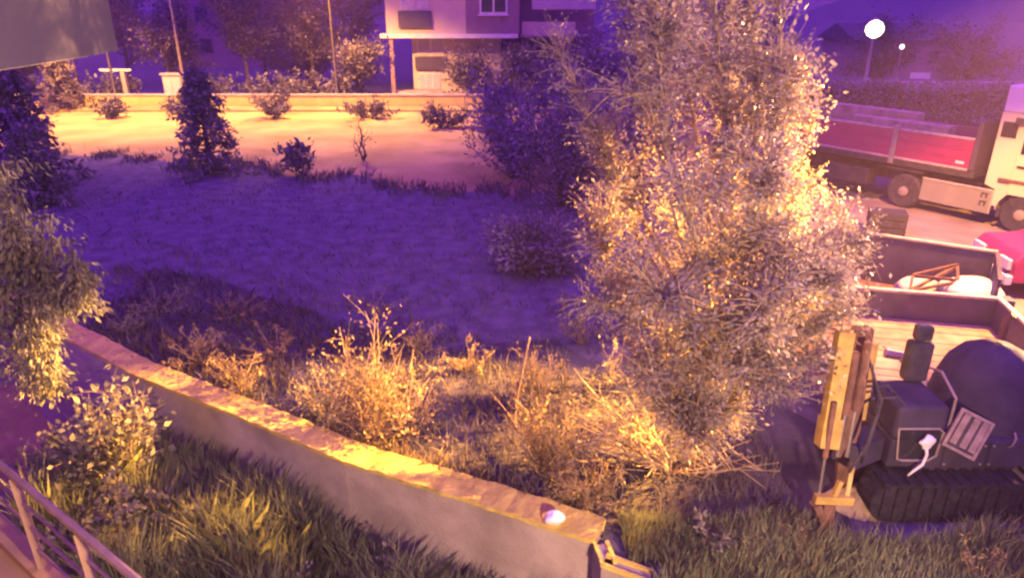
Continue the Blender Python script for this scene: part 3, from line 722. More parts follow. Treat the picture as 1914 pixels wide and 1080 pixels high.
for x in (0, -3.1, -7.6, -8.9): wheel(x, .04)
for x in (0, -3.1, -7.6, -8.9):
    mb = MB(); mb.lathe([(.3, 0), (.5, .02), (.5, .28), (.3, .3)], (x, 2.15, .5), (0, 1, 0), 20); obj('wheel', mb, 'black', tk)
tb('chassis', -10.4, 1.2, .75, 1.75, .62, 1.0, 'dark')
# cab: side profile extruded across, with an arch cut for the front wheel
prof = [(-1.0, 1.15), (-.72, 1.05), (-.72, .62), (-.62, .62)] + [(.62 * math.cos(a), .5 + .62 * math.sin(a)) for a in [math.pi * (1 - k / 8) for k in range(9)]] + [(1.35, .5), (1.45, .9), (1.42, 1.7), (1.2, 2.75), (1.0, 3.0), (-1.0, 3.05)]
mb = MB(); n = len(prof)
mb.add([(x, .02, z) for x, z in prof] + [(x, 2.48, z) for x, z in prof], [tuple(range(n)), tuple(reversed(range(n, 2 * n)))] + [(i + n, (i + 1) % n + n, (i + 1) % n, i) for i in range(n)])
cab = obj('cab', mb, 'cabcream', tk)
mb = MB(); pf = [(-1.02, 3.052), (1.0, 3.002 + .05), (.75, 3.35), (-.2, 3.68), (-1.02, 3.72)]; n = len(pf)
mb.add([(x, .06, z) for x, z in pf] + [(x, 2.44, z) for x, z in pf], [tuple(range(n)), tuple(reversed(range(n, 2 * n)))] + [(i + n, (i + 1) % n + n, (i + 1) % n, i) for i in range(n)])
obj('roof_fairing', mb, 'cabwhite', tk, bevel=.04)
tb('door', -.42, .98, -.02, .018, .98, 2.95, 'cabcream', cab)
tb('side_window', -.34, .9, -.03, -.022, 2.05, 2.8, 'glass', cab)
tb('rear_window', -.92, -.55, -.006, .018, 2.42, 2.82, 'glass', cab)
tb('window_visor', -.62, 1.1, -.1, -.032, 2.80, 2.95, 'dark', cab)
tb('door_handle', -.34, -.1, -.06, -.022, 1.7, 1.76, 'dark', cab)
tb('trim_strip', -.70, 1.2, -.035, -.021, 1.28, 1.38, 'rust', cab)
tb('step', -.55, -.45, -.05, .0, .35, .6, 'dark', cab)
tb('mirror', 1.15, 1.3, -.32, -.05, 2.1, 2.75, 'dark', cab)
# red body boards
tb('body_floor', -10.6, -1.32, 0.0, 2.5, 1.22, 1.40, 'dark')
for x0, x1 in ((-3.55, -1.5), (-6.1, -3.72), (-8.4, -6.27), (-10.5, -8.57)):
    sb = tb('side_board', x0, x1, .0, .05, 1.44, 2.22, 'red')
    tb('lower_rail', x0, x1, -.03, -.003, 1.40, 1.47, 'rimpale', sb)
    tb('upper_rail', x0, x1, -.02, .06, 2.222, 2.29, 'rimpale', sb)
    for k in range(1, 3): tb('rib', x0, x1, -.018, -.003, 1.44 + k * .26, 1.46 + k * .26, 'red', sb)
for x in (-3.715, -6.265, -8.565): tb('body_post', x, x + .155, -.04, .1, 1.25, 2.36, 'steel')
tb('side_board', -10.5, -1.5, 2.45, 2.5, 1.44, 2.22, 'red')
tb('tail_board', -10.6, -10.52, 0, 2.5, 1.44, 2.22, 'red')
tb('headboard', -1.48, -1.36, 0, 2.5, 1.42, 2.75, 'parapet')
tb('name_plate', -1.85, -1.62, -.012, -.003, 1.56, 1.64, 'white')
sk = tb('side_skirt', -2.62, -.72, .02, .09, .36, 1.02, 'skirt')
tb('skirt_edge', -2.62, -.72, .0, .018, .97, 1.02, 'rimpale', sk); tb('skirt_edge', -.76, -.72, -.002, .018, .38, .96, 'rimpale', sk)
for zc in (.82, .6):
    tb('vent', -1.02, -.84, .002, .018, zc + .05, zc + .09, 'dark', sk); tb('vent', -1.02, -.98, .004, .018, zc - .05, zc + .045, 'dark', sk); tb('vent', -.9, -.86, .004, .018, zc - .05, zc + .045, 'dark', sk)
tb('mudguard', -3.75, -2.66, .05, .4, 1.08, 1.14, 'dark')
tb('toolbox', -5.6, -4.3, .1, .6, .45, .95, 'dark')
for k, (x0, x1, y0, z1) in enumerate(((-5.4, -2.4, .4, 2.42), (-6.4, -3.6, .9, 2.62), (-9.6, -6.6, .5, 2.5))):
    o = tag(obj('timber_stack', MB().box((x0, y0, 1.41), (x1, y0 + .45, z1)), 'load'), ['pale timber stack on the red truck bed nearest the cab', 'taller timber stack in the middle of the red truck bed', 'timber stack at the rear of the red truck bed'][k], 'timber')
    o.matrix_world = Matrix.Translation((13.31, 17.64, 0)) @ Matrix.Rotation(math.atan2(-2.59, 1.72), 4, 'Z')

# dark block lying under the truck bed by the wheel
p = Zp(1652, 435, 0); t = thing('dark_crate', 'dark box on the ground below the truck rear wheel', 'crate', (p.x, p.y, 0), R(-20))
for k in range(3): mb = MB(); mb.box((-.45, -.3, .02 + k * .2), (.45, .3, .2 + k * .2)); obj('board', mb, 'dark', t, bevel=.01)

# ------------------------------------------------------------------ red car at the right edge
car = thing('red_car', 'red car cut by the right edge below the truck front wheel', 'car', (12.25, 13.75, 0), R(-6))
pf = [(-2.0, .35), (-2.05, .8), (-1.9, .98), (-1.2, 1.02), (-.6, 1.42), (.7, 1.45), (1.3, 1.02), (2.0, .9), (2.1, .4)]; n = len(pf)
mb = MB(); mb.add([(x, -.8, z) for x, z in pf] + [(x, .8, z) for x, z in pf], [tuple(range(n)), tuple(reversed(range(n, 2 * n)))] + [(i + n, (i + 1) % n + n, (i + 1) % n, i) for i in range(n)])
cb = obj('body', mb, 'red', car, bevel=.06)
mb = MB(); mb.add([(-1.05, -.812, 1.04), (1.1, -.812, 1.04), (.62, -.812, 1.36), (-.55, -.812, 1.36)], [(0, 1, 2, 3)]); obj('side_window', mb, 'glass', cb)
mb = MB(); mb.box((-2.11, -.7, .62), (-2.02, -.3, .82)); obj('tail_lamp', mb, 'taillamp', cb)
mb = MB(); mb.box((-2.11, .3, .62), (-2.02, .7, .82)); obj('tail_lamp', mb, 'taillamp', cb)
mb = MB(); mb.box((-2.14, -.8, .32), (-2.0, .8, .52)); obj('bumper', mb, 'taillamp', cb, bevel=.02)
for x in (-1.3, 1.3):
    for y in (-.72, .58):
        mb = MB(); mb.lathe([(.18, -.1), (.32, -.09), (.32, .07), (.18, .08)], (x, y + .06, .32), (0, 1, 0), 18); w_ = obj('wheel', mb, 'black', car); mb = MB(); mb.lathe([(.19, -.11), (.05, -.13)], (x, y + .06, .32), (0, 1, 0), 14); obj('rim', mb, 'steel', w_)

# ------------------------------------------------------------------ plank-floored trailer behind the excavator
A = Zp(1850, 610, .8); B = Zp(1640, 592, .8); xd = (B - A).normalized(); ang = math.atan2(-xd.y, -xd.x)
tr = thing('plank_trailer', 'open trailer with an orange-lit plank floor and dark low sides behind the excavator', 'trailer', (A.x, A.y, 0), ang)
def rb(name, x0, x1, y0, y1, z0, z1, m, parent=None, bevel=.008):
    mb = MB(); mb.box((x0, y0, z0), (x1, y1, z1)); return obj(name, mb, m, parent or tr, bevel)
LX, LY = -2.7, -2.35
npl = 11; pw = -LY / npl
for k in range(npl):
    j = random.uniform(-.006, .006); rb('floor_plank', LX + random.uniform(0, .03), -.004, LY + k * pw + .006, LY + (k + 1) * pw - .006, .74, .80 + j, 'plank')
fwl = rb('far_side', LX - .05, .06, .004, .05, .62, 1.25, 'tray'); rb('side_rim', LX - .06, .0, -.012, .07, 1.252, 1.30, 'rimpale', fwl); rb('side_rim', LX - .06, .0, .09, .13, 1.16, 1.21, 'rimpale', fwl)
rwl = rb('right_side', .004, .05, LY, -.014, .62, 1.25, 'tray'); rb('side_rim', .0, .075, LY, .07, 1.254, 1.302, 'rimpale', rwl)
rb('corner_post', .08, .22, -.1, .12, .3, 1.3, 'tray'); rb('corner_post', .08, .2, LY, LY + .12, .3, 1.3, 'tray')
rb('near_beam', LX, .05, LY - .09, LY - .004, .62, .78, 'rimpale')
rb('chassis', LX + .3, -.3, LY + .3, -.3, .45, .735, 'dark')
for x in (LX + .6, -.7):
    for y in (LY + .05, -.35):
        mb = MB(); mb.lathe([(.18, 0), (.34, .02), (.34, .2), (.18, .22)], (x, y, .34), (0, 1, 0), 18); obj('wheel', mb, 'black', tr)

# ------------------------------------------------------------------ open steel skip with a lattice frame and a white sheet over rubble
C1 = Zp(1862, 470, 1.15); C0 = Zp(1640, 438, 1.15); xd = (C1 - C0).normalized(); ang2 = math.atan2(xd.y, xd.x)
sk2 = thing('steel_skip', 'open dark steel skip with pale rims, between the plank trailer and the truck', 'skip', (C1.x, C1.y, 0), ang2)
def kb(name, x0, x1, y0, y1, z0, z1, m, parent=None):
    mb = MB(); mb.box((x0, y0, z0), (x1, y1, z1)); return obj(name, mb, m, parent or sk2, .008)
SX, SY = -3.2, -1.75
f = kb('far_side', SX, 0, -.03, .03, .1, 1.12, 'tray'); kb('side_rim', SX, .03, -.05, .05, 1.122, 1.17, 'rimpale', f)
f = kb('right_side', .004, .05, SY, -.034, .1, 1.10, 'tray'); kb('side_rim', -.01, .07, SY, -.052, 1.104, 1.15, 'tray', f)
f = kb('near_side', SX, 0, SY - .05, SY - .002, .1, .55, 'tray'); kb('side_rim', SX, .03, SY - .07, SY + .02, .552, .6, 'rimpale', f)
kb('floor', SX, 0, SY, -.034, .06, .12, 'rust'); kb('left_side', SX - .05, SX - .004, SY, .03, .1, .9, 'tray')
q0 = Zp(1820, 535, .7)
sh = blob('white_sheet', (q0.x, q0.y, .62), (.62, .55, .24), 'sheet', seed=12, sub=2, n=12, amp=.16); tag(sh, 'bright pale sheet bunched over the skip load at right', 'sheet'); sh.rotation_euler = (0, 0, 0)
fr = thing('lattice_frame', 'dark angle-iron frame with crossed bars lying beside the white sheet', 'frame', (0, 0, 0))
qq = [Zp(1700, 545, .75), Zp(1790, 528, .75), Zp(1788, 500, .85), Zp(1705, 520, .85)]
for a, b_ in ((0, 1), (1, 2), (2, 3), (3, 0), (0, 2), (3, 1)):
    mb = MB(); e = Vector((0, 0, .012 * (a + b_))); mb.bar(qq[a] + e, qq[b_] + e, .05, .05); obj('bar', mb, 'rust', fr)
q1 = Zp(1720, 530, .5)
tag(blob('rubble_heap', (q1.x, q1.y, .42), (.5, .4, .22), 'stone', seed=21, sub=1, n=12, amp=.35), 'pale rubble heap seen through the lattice frame', 'rubble')

# ------------------------------------------------------------------ compact excavator with its upright arm
ex = thing('excavator', 'dark compact excavator with round rear hood and upright yellow arm at bottom right', 'excavator', (5.35, 7.3, 0))
def xb(name, x0, x1, y0, y1, z0, z1, m, parent=None, bevel=.03, rz=0):
    mb = MB(); mb.box((x0, y0, z0), (x1, y1, z1), rz); return obj(name, mb, m, parent or ex, bevel)
for y in (-.62, .55):         # crawler tracks
    pf = [(-.95 + .26 * math.cos(a), .27 + .26 * math.sin(a)) for a in [math.pi / 2 + math.pi * k / 8 for k in range(9)]] + [(.95 + .26 * math.cos(a), .27 + .26 * math.sin(a)) for a in [-math.pi / 2 + math.pi * k / 8 for k in range(9)]]
    n = len(pf); mb = MB(); mb.add([(x, y - .17, z) for x, z in pf] + [(x, y + .17, z) for x, z in pf], [tuple(range(n)), tuple(reversed(range(n, 2 * n)))] + [(i + n, (i + 1) % n + n, (i + 1) % n, i) for i in range(n)])
    tk_ = obj('track', mb, 'track', ex)
    for k in range(16):
        x = -1.1 + k * .147; mb = MB(); mb.box((x, y - .18, .531), (x + .07, y + .18, .56)); obj('track_pad', mb, 'track', tk_)
        mb = MB(); mb.box((x + .01, y - .20, .03 + .02), (x + .06, y - .172, .50)); obj('track_link', mb, 'track', tk_)
xb('swing_base', -.6, .6, -.5, .5, .35, .6, 'machine')
# hood: rounded drum-like rear body
mb = MB(); mb.lathe([(.30, -.02), (.56, .0), (.62, .10), (.62, .4), (.57, .72), (.49, .98), (.36, 1.16), (.18, 1.26), (.04, 1.28)], (.44, .12, .60), (0, 0, 1), 28)
hood = obj('rear_hood', mb, 'machine', ex, smooth=True)
for k in range(4): mb = MB(); mb.tube([Vector((.44, .12, 0)) + Vector(((.632 - .006 * k) * math.cos(a), (.632 - .006 * k) * math.sin(a), .80 + k * .08)) for a in [R(-30 + 10 * j) for j in range(8)]], .012, 4); obj('hood_rib', mb, 'dark', hood)
dk = xb('deck', -.98, .7, -.55, .75, .602, .98, 'machine')
for x0, x1 in ((-.36, .12), (.16, .66)):
    pn = xb('side_panel', x0, x1, -.572, -.553, .64, .95, 'machine', dk, .006)
    for bx_ in (x0 + .03, x1 - .03):
        for bz_ in (.67, .92): xb('bolt', bx_ - .012, bx_ + .012, -.584, -.574, bz_ - .012, bz_ + .012, 'steel', dk, 0)
for k in range(2):
    zz_ = .95 + k * .36; rr_ = (.60, .525)[k]
    mb = MB(); mb.tube([(.44 + rr_ * math.cos(a), .12 + rr_ * math.sin(a), zz_) for a in [R(180 + 9 * j) for j in range(21)]], .011, 4); obj('hood_seam', mb, 'dark', hood)
mb = MB(); mb.tube([(.75, .5, 1.2), (.75, .5, 2.02), (.79, .46, 2.1)], .04, 8); obj('exhaust_pipe', mb, 'rust', ex)
mb = MB(); mb.tube([(-.34, -.5, .98), (-.34, -.5, 1.5), (-.3, -.1, 1.62), (-.3, .3, 1.5), (-.3, .3, .98)], .016, 6); obj('hand_rail', mb, 'steel', ex)
mb = MB(); mb.tube([(-.9, -.5, 1.42), (-1.05, -.55, 1.55), (-1.3, -.5, 1.5), (-1.45, -.45, 1.35)], .018, 6); obj('hydraulic_hose', mb, 'black', ex)
mb = MB(); mb.tube([(-.9, -.4, 1.42), (-1.1, -.42, 1.62), (-1.32, -.4, 1.6), (-1.47, -.4, 1.5)], .018, 6); obj('hydraulic_hose', mb, 'black', ex)
cabx = xb('cab_body', -.98, -.40, -.56, .1, .985, 1.42, 'machine', bevel=.05)
xb('seat_back', -.66, -.38, -.02, .16, 1.425, 1.95, 'black', bevel=.05); xb('head_rest', -.62, -.42, 0, .14, 1.955, 2.15, 'black', bevel=.04)
# rear window frame and glass on the cab side
def loop(name, pts, r, m, parent): mb = MB(); mb.tube([Vector(p) for p in pts], r, 5); return obj(name, mb, m, parent)
wx0, wx1, wz0, wz1, wy = -.95, -.43, .72, 1.15, -.575
wf = loop('window_frame', [(wx0, wy, wz1), (wx0 + .06, wy, wz0 + .02), (wx0 + .12, wy, wz0), (wx1 - .1, wy, wz0), (wx1 - .02, wy, wz0 + .06), (wx1, wy, wz1 - .05), (wx1 - .06, wy, wz1), (wx0, wy, wz1)], .014, 'steel', ex)
xb('window_glass', wx0 + .04, wx1 - .03, wy + .004, wy + .014, wz0 + .02, wz1 - .02, 'glass', wf, 0)
# slatted grille, tilted
gr = bpy.data.objects.new('grille', None); col.objects.link(gr); gr.parent = ex; gr.location = (-.18, -.60, 1.10); gr.rotation_euler = (R(-22), R(24), R(-14))
def gb(name, x0, x1, z0, z1, y0=-.02, m='wood'): mb = MB(); mb.box((x0, y0, z0), (x1, .0, z1)); o = obj(name, mb, m, gr); return o
gb('grille_backing', -.2, .2, -.24, .24, -.006, 'dark')
gb('grille_frame', -.2, -.165, -.24, .24, -.03); gb('grille_frame', .165, .2, -.24, .24, -.03); gb('grille_frame', -.163, .163, -.24, -.205, -.03); gb('grille_frame', -.163, .163, .205, .24, -.03)
for x in (-.14, -.02, .085): gb('grille_slat', x, x + .075, -.17, .2, -.025)
hr = loop('handle', [(.36, -.575, .9), (.36, -.62, .95), (.38, -.62, 1.05), (.38, -.575, 1.1)], .012, 'steel', ex)
# pale curved fender between hood and trailer
mb = MB(); mb.tube([(-.45, .85, 1.38), (-.25, .8, 1.36), (-.16, .62, 1.22), (-.02, .45, 1.05)], [.07, .07, .07, .06], 6); obj('fender_tube', mb, 'rimpale', ex)
# the arm: boom plates, dipper, rams, bucket link and bucket teeth
bx = -1.78; by = -.75
def bar(name, a, b_, wx, wz, m, parent=None, bevel=.01):
    mb = MB(); mb.bar(a, b_, wx, wz); return obj(name, mb, m, parent or ex, bevel)
bar('swing_bracket', (-.9, -.2, .75), (-1.5, -.55, .8), .3, .3, 'machine')
bm = bar('boom', (-1.45, -.5, .75), (-1.52, -.42, 2.35), .2, .14, 'rust')
bar('boom_plate', (-1.34, -.3, 1.1), (-1.26, -.1, 2.0), .28, .05, 'yellow', bm)
dp = bar('dipper', (-1.86, -.72, 2.45), (-1.90, -.86, 1.15), .17, .13, 'yellow')
bar('dipper_cap', (-1.87, -.80, 1.45), (-1.90, -.875, 1.12), .215, .17, 'yellow', dp)
def ram(name, a, b_, r=.045, m='rust'):
    a, b_ = Vector(a), Vector(b_); mid = a.lerp(b_, .58); mb = MB(); mb.tube([a, mid], r, 10); o = obj(name, mb, m, ex, smooth=False)
    mb = MB(); mb.tube([mid, b_], r * .5, 8); obj('ram_rod', mb, 'chrome', o); return o
ram('hydraulic_ram', (-1.70, -.72, 2.2), (-1.72, -.82, .95)); ram('hydraulic_ram', (-1.58, -.70, 2.3), (-1.62, -.82, .95)); ram('hydraulic_ram', (-1.92, -.9, 1.7), (-1.93, -.98, .55), .03)
lk = bar('bucket_link', (-1.98, -1.0, .52), (-1.55, -1.0, .50), .09, .1, 'yellow'); bar('link_arm', (-1.62, -1.0, .48), (-1.52, -.8, .85), .05, .07, 'yellow', lk); bar('link_arm', (-1.78, -1.0, .48), (-1.70, -.95, .72), .05, .07, 'yellow', lk)
bk = bar('bucket', (-1.96, -1.0, .45), (-1.80, -.98, .12), .14, .09, 'rust'); bar('bucket', (-1.80, -.98, .44), (-1.78, -1.02, .03), .13, .09, 'rust')
for x in (-1.94, -1.86, -1.78): bar('bucket_tooth', (x, -1.02, .14), (x + .01, -1.06, .0), .05, .05, 'rust', bk)
mb = MB(); mb.tube([(-1.5, -.6, 2.1), (-1.42, -.9, 1.7), (-1.5, -.95, 1.2), (-1.6, -.9, .8)], .018, 6); obj('hydraulic_hose', mb, 'black', ex)
mb = MB(); mb.tube([(-1.45, -.62, 2.0), (-1.36, -.8, 1.5), (-1.44, -.85, 1.0), (-1.3, -.6, .7)], .016, 6); obj('hydraulic_hose', mb, 'black', ex)
mb = MB(); pts = [(-1.42, .05), (-.98, .02), (-.98, .5), (-1.36, .56)]
mb.hexa([(-1.35, -.28, .1), (-1.0, -.18, .1), (-1.0, -.12, .1), (-1.35, -.22, .1), (-1.4, -.25, .62), (-.98, -.15, .62), (-.98, -.1, .62), (-1.4, -.2, .62)]); obj('dozer_blade', mb, 'rust', ex)
# white rag hanging on the cab window with a trailing strap
e0 = Vector(ex.location)
rg = thing('white_rag', 'bright white rag with a curved strap hanging on the excavator window', 'rag', e0 + Vector((-.64, -.66, .0)))
blob('rag_cloth', (0, 0, 1.02), (.105, .04, .095), 'bag', rg, 11, 1, 7, .6)
mb = MB(); mb.tube([(.0, 0, .95), (.02, -.005, .86), (-.01, -.02, .74), (-.10, -.03, .66), (-.16, -.04, .60)], [.022, .018, .018, .016, .01], 6); obj('strap', mb, 'bag', rg, smooth=True)
# lit dirt heap between arm and cab
q = Zp(1630, 950, 0)
hp = MB(); n_ = 16; rows = 6
vs = [(q.x, q.y + .1, .22)]
for i in range(1, rows):
    for k in range(n_):
        a = 6.283 * k / n_; rr = i / (rows - 1); vs.append((q.x + .55 * rr * math.cos(a) * random.uniform(.9, 1.1), q.y + .1 + .36 * rr * math.sin(a) * random.uniform(.9, 1.1), max(0, .22 * (1 - rr ** 1.6) + random.uniform(-.03, .03)) if i < rows - 1 else -.01))
fs = [(0, 1 + k, 1 + (k + 1) % n_) for k in range(n_)]
for i in range(rows - 2):
    for k in range(n_): a = 1 + i * n_ + k; b_ = 1 + i * n_ + (k + 1) % n_; fs.append((a, a + n_, b_ + n_, b_))
hp.add(vs, fs); tag(obj('dirt_heap', hp, 'yard'), 'orange-lit heap of loose dirt beside the excavator arm', 'dirt heap')

# ------------------------------------------------------------------ camera-side house: overhang, terrace, railing, assumed wall lamp
oh = thing('house_overhang', 'plain pinkish upper-floor overhang of the near house at top left', 'building', (0, 0, 0))
mb = MB(); a = Zp(221, 96, 5.2); b2 = Zp(0, 131, 5.2); dd = (b2 - a).normalized()
p0, p1 = a, a + dd * 9; q0_, q1_ = p1 + Vector((-6, 0, 0)), p0 + Vector((-6, 0, 0))
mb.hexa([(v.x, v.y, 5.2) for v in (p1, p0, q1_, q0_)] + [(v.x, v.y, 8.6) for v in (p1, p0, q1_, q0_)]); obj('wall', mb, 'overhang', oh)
m0 = a + dd * .55; mb = MB(); nrm = Vector((-dd.y, dd.x, 0)); nrm = nrm if nrm.x > 0 else -nrm
mb.hexa([(v.x, v.y, 5.185) for v in (p1 - nrm * .06, m0 - nrm * .06, m0 - nrm * .3, p1 - nrm * .3)] + [(v.x, v.y, 5.199) for v in (p1 - nrm * .06, m0 - nrm * .06, m0 - nrm * .3, p1 - nrm * .3)]); obj('drip_edge', mb, 'concrete', oh)
hs = thing('added_house_wall', 'plain house wall out of view, added to carry the assumed wall lamp', 'building', (0, 0, 0)); mb = MB(); mb.box((-9, -6, -1.1), (8, -.9, 9)); obj('wall', mb, 'plaster', hs)  # unseen wall, added to hold the assumed lamp
wl = thing('assumed_wall_lamp', 'unseen small wall lamp, assumed on the near house to light the garden', 'lamp', (2.6, -.9, 3.4))  # assumed lamp, out of view; added for the warm light on garden and railing
mb = MB(); mb.box((-.1, 0, -.16), (.1, .08, .16)); obj('bracket', mb, 'dark', wl); blob('lamp_globe', (0, .2, 0), (.11, .11, .13), 'lens_off', wl, 2, 1, 10, 0)
ld = bpy.data.lights.new('assumed_house_light', 'SPOT'); ld.spot_size = R(120); ld.spot_blend = .6; ld.energy = P_HOUSE; ld.color = (1, .58, .36); ld.shadow_soft_size = .12  # added fill spot, cone wide enough to reach the tree front
lo = bpy.data.objects.new('assumed_house_light', ld); col.objects.link(lo); lo.parent = wl; lo.location = (0, .42, 0); lo.rotation_euler = Vector((-4.2, 6.4, -3.0)).to_track_quat('-Z', 'Y').to_euler()

r0, r1 = Zp(0, 840, 2.4), Zp(285, 1072, 2.4); rd = (r1 - r0).normalized(); rn_ = Vector((rd.y, -rd.x, 0)); rn_ = rn_ if rn_.y < 0 else -rn_
s0, s1 = r0 - rd * 2.2, r1 + rd * 1.3
mb = MB(); c4 = [s0 - rn_ * .0, s1 - rn_ * .0, s1 + rn_ * 3.0, s0 + rn_ * 3.0]
mb.hexa([(v.x, v.y, 1.2) for v in c4] + [(v.x, v.y, 1.45) for v in c4]); struct('terrace_floor', mb, 'terrace')
mb = MB(); c4 = [s0 + rn_ * .004, s1 + rn_ * .004, s1 + rn_ * .16, s0 + rn_ * .16]
mb.hexa([(v.x, v.y, 1.451) for v in c4] + [(v.x, v.y, 1.53) for v in c4]); struct('terrace_kerb', mb, 'terrace')
rl = thing('terrace_railing', 'pinkish metal railing with thin bars along the terrace at bottom left', 'railing', (0, 0, 0))
def up(v, z): return Vector((v.x, v.y, z)) + rn_ * .08
mb = MB(); mb.tube([up(s0, 2.4), up(s1, 2.4)], .028, 8); obj('handrail', mb, 'rail', rl)
posts = [r0 + rd * ((Zp(41, 880, 2.4) - r0).length + k * (Zp(159, 982, 2.4) - Zp(41, 880, 2.4)).length) for k in (-2, -1, 0, 1, 2, 3)]
for q in posts: mb = MB(); mb.bar(up(q, 1.53), up(q, 2.375), .045, .045); obj('post', mb, 'rail', rl)
for z in (1.72, 1.94, 2.16): mb = MB(); mb.tube([up(s0, z), up(s1, z)], .012, 6); obj('rail', mb, 'rail', rl)
# garden path
mb = MB(); mb.add([tuple(Zp(*q, -1.095)) for q in ((-160, 700), (40, 722), (95, 795), (120, 860), (-160, 1000))], [(0, 4, 3, 2, 1)]); struct('garden_path', mb, 'path')

# ------------------------------------------------------------------ grass
def blades(name, label, poly_fn, n, h, m, wdt=.012, bend=.35, z=0.0, hv=.5):
    P = []
    while len(P) < n:
        p = poly_fn()
        if p is not None: P.append(p)
    P = np.array(P); n = len(P)
    base = np.column_stack([P[:, 0], P[:, 1], np.full(n, z)])
    hh = h * (1 - hv * rng.random(n)) * (P[:, 2] if P.shape[1] > 2 else 1)
    a = rng.uniform(0, 6.283, n); bd = np.column_stack([np.cos(a), np.sin(a), np.zeros(n)]) * (hh * bend * rng.random(n))[:, None]
    sd_ = np.column_stack([-np.sin(a * 1.7), np.cos(a * 1.7), np.zeros(n)]) * wdt * rng.uniform(.6, 1.3, n)[:, None]
    mid = base + bd * .35 + np.column_stack([np.zeros(n), np.zeros(n), hh * .6]); tip = base + bd + np.column_stack([np.zeros(n), np.zeros(n), hh])
    V = np.stack([base - sd_, base + sd_, mid + sd_ * .7, tip, mid - sd_ * .7], 1)
    o = quads(name, V, m, n=5); tag(o, label, 'grass', kind='stuff'); return o
def wall_y(x):      # near face of the wall
    for i in range(len(WN) - 1):
        if WN[i].x <= x <= WN[i + 1].x: f = (x - WN[i].x) / (WN[i + 1].x - WN[i].x); return WN[i].y + f * (WN[i + 1].y - WN[i].y)
    return 6.0
def clump(x, y, s=1.3): return .55 + .45 * math.sin(x * s * 2.1 + math.sin(y * 1.7) * 2) * math.sin(y * s * 2.7 + x)
def f_garden():
    x = random.uniform(-6.5, .9); y = wall_y(x) - random.uniform(.12, 3.4)
    if y < 3.6 or x < -3.3 - (y - 4.2) * 1.1: return None
    dn = wall_y(x) - y
    return (x, y, (.45 + .75 * clump(x, y)) * min(1, .5 + dn * .75) * (1.15 if x < -2.5 else .9))
blades('tall_grass', 'tall olive grass filling the garden below the wall', f_garden, 26000, .95, 'grass', .010, .6, -1.1)
def f_right():
    x = random.uniform(1.25, 8); y = random.uniform(4.4, 6.7)
    if x < 1.55 + .12 * math.sin(y * 9) and y < 5.75 + random.random() * .3: return None
    if y > (5.95 if x > 3.4 else 6.3) + .3 * clump(x, y, 1.1): return None
    return (x, y, .45 + .7 * clump(x, y, .9))
blades('tall_grass', 'tall olive grass at the bottom right before the excavator', f_right, 26000, .42, 'grass', .008, .5, 0)
def f_strip():
    x = random.uniform(-9, 1.0); y = wall_y(x) + .45 + random.random() ** 1.6 * 4.5
    if clump(x, y, .55) < .35 + .35 * random.random(): return None
    return (x, y, .3 + .8 * clump(x, y, .9))
blades('dry_grass', 'dry grass behind the wall along the field edge', f_strip, 5000, .26, 'straw', .010, .6, 0)
def f_edge():
    i = random.randrange(len(rn2) - 1); f_ = random.random(); x = rn2[i][0] * (1 - f_) + rn2[i + 1][0] * f_; y = rn2[i][1] * (1 - f_) + rn2[i + 1][1] * f_
    if x < -20 or x > 6 or clump(x, y, .8) < .45: return None
    return (x, y + random.gauss(-.15, .45), .4 + .9 * random.random())
blades('verge_grass', 'ragged grass tufts along the near edge of the lit road', f_edge, 3500, .32, 'field', .016, .8, 0)
def f_field():
    x = random.uniform(-16, 6); y = 11.2 + 12.3 * random.random() ** 1.7
    if clump(x, y, .35) * .6 + clump(x + 3, y, 1.3) * .4 < .5 * random.random() + .22: return None
    return (x, y, .5 + .7 * random.random())
blades('field_grass', 'sparse low grass over the dark field', f_field, 12000, .17, 'field', .010, 1.1, 0)

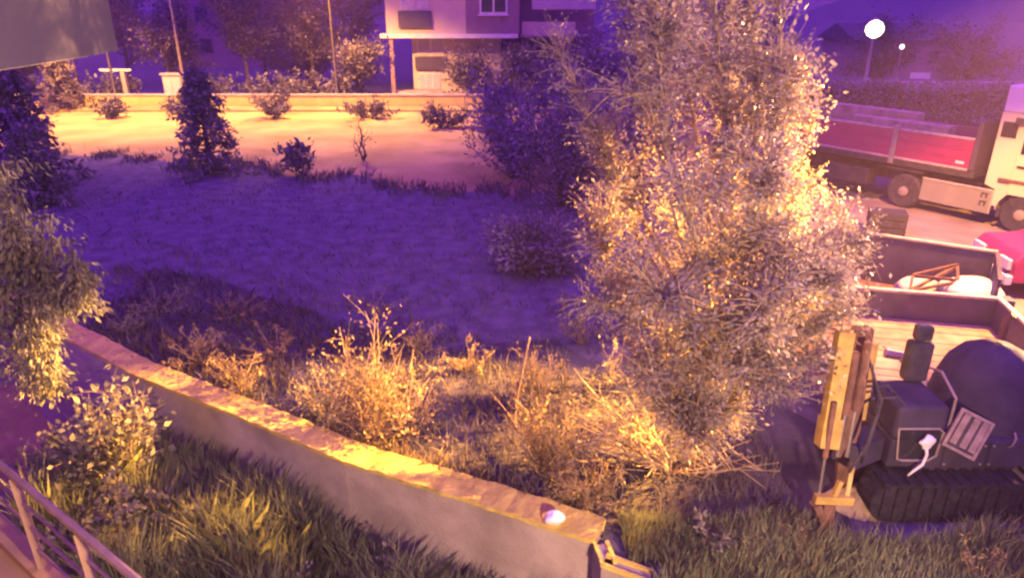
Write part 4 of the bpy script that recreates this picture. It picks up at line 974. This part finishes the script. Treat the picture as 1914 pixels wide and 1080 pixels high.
for (x, y, z, h, r, nl, ls, lm, asp, lab) in (
    (-4.3, 7.3, -1.1, .95, .4, 520, .09, 'leaf_olive', .5, 'broad-leaved weed clump in the garden grass below the wall, leftmost'),
    (-3.3, 6.6, -1.1, .85, .45, 520, .07, 'leaf_dry', .25, 'dry weed clump in the garden grass left of the middle'),
    (-2.3, 6.0, -1.1, .8, .35, 420, .08, 'leaf_olive', .5, 'leafy weed clump in the middle of the garden grass'),
    (-3.0, 5.5, -1.1, .9, .5, 600, .07, 'leaf_olive', .3, 'tall weed clump near the bottom edge beside the railing'),
    (-1.4, 5.6, -1.1, .6, .3, 300, .06, 'leaf_dry', .3, 'small dry weed clump before the right part of the wall'),
    (2.2, 6.0, 0, .45, .4, 420, .06, 'leaf_olive', .4, 'leafy weed clump beside the broken wall end'),
    (3.0, 5.9, 0, .5, .35, 380, .05, 'leaf_dry', .3, 'dry weed clump left of the excavator bucket'),
    (4.9, 5.5, 0, .45, .4, 380, .05, 'leaf_dry', .3, 'dry weed clump before the excavator track'),
    (5.6, 5.9, 0, .4, .25, 260, .05, 'leaf_olive', .4, 'small leafy weed clump by the excavator at the right edge')):
    shrub('weed_clump', lab, 'weeds', (x, y, z), h, r, 18, nl, ls, lm, aspect=asp, stem_r=.006, ragged=.4, up=1.4)
def f_dead():
    p = f_garden() if random.random() < .55 else f_right()
    return None if p is None else (p[0], p[1], p[2] * random.uniform(.6, 1.3))
def f_stalk_l(): return f_garden()
blades('dead_stalks', 'scattered dead straw stalks standing in the garden grass', f_stalk_l, 1500, .8, 'leaf_dry', .004, .7, -1.1, .6)
blades('dead_stalks', 'scattered dead straw stalks in the grass at bottom right', f_right, 1400, .55, 'leaf_dry', .005, .8, 0, .6)
def f_bed():
    x = random.uniform(-8, 3.5); y = wall_y(x) + .5 + random.random() * 3.4 if x < .9 else random.uniform(6.2, 9.5)
    return (x, y, .3 + .9 * random.random() ** 2)
blades('low_weeds', 'low dark weeds over the shade-toned soil behind the wall', f_bed, 9000, .28, 'field', .011, .9, 0)

# ------------------------------------------------------------------ haze
HZ = 0.0019
if HZ:
    mb = MB(); mb.box((-130, -13, -2.1), (130, 150, 15.8)); hz = obj('haze', mb, 'white'); hz['kind'] = 'stuff'; hz['label'] = 'thin violet night haze over the whole place'
    m = bpy.data.materials.new('night_haze'); m.use_nodes = True; t_ = m.node_tree; t_.nodes.remove(t_.nodes['Principled BSDF'])
    v = t_.nodes.new('ShaderNodeVolumePrincipled'); v.inputs['Density'].default_value = HZ; v.inputs['Color'].default_value = (.62, .42, 1, 1); v.inputs['Anisotropy'].default_value = .2
    t_.links.new(v.outputs[0], t_.nodes['Material Output'].inputs['Volume'])
    hz.data.materials.clear(); hz.data.materials.append(m)
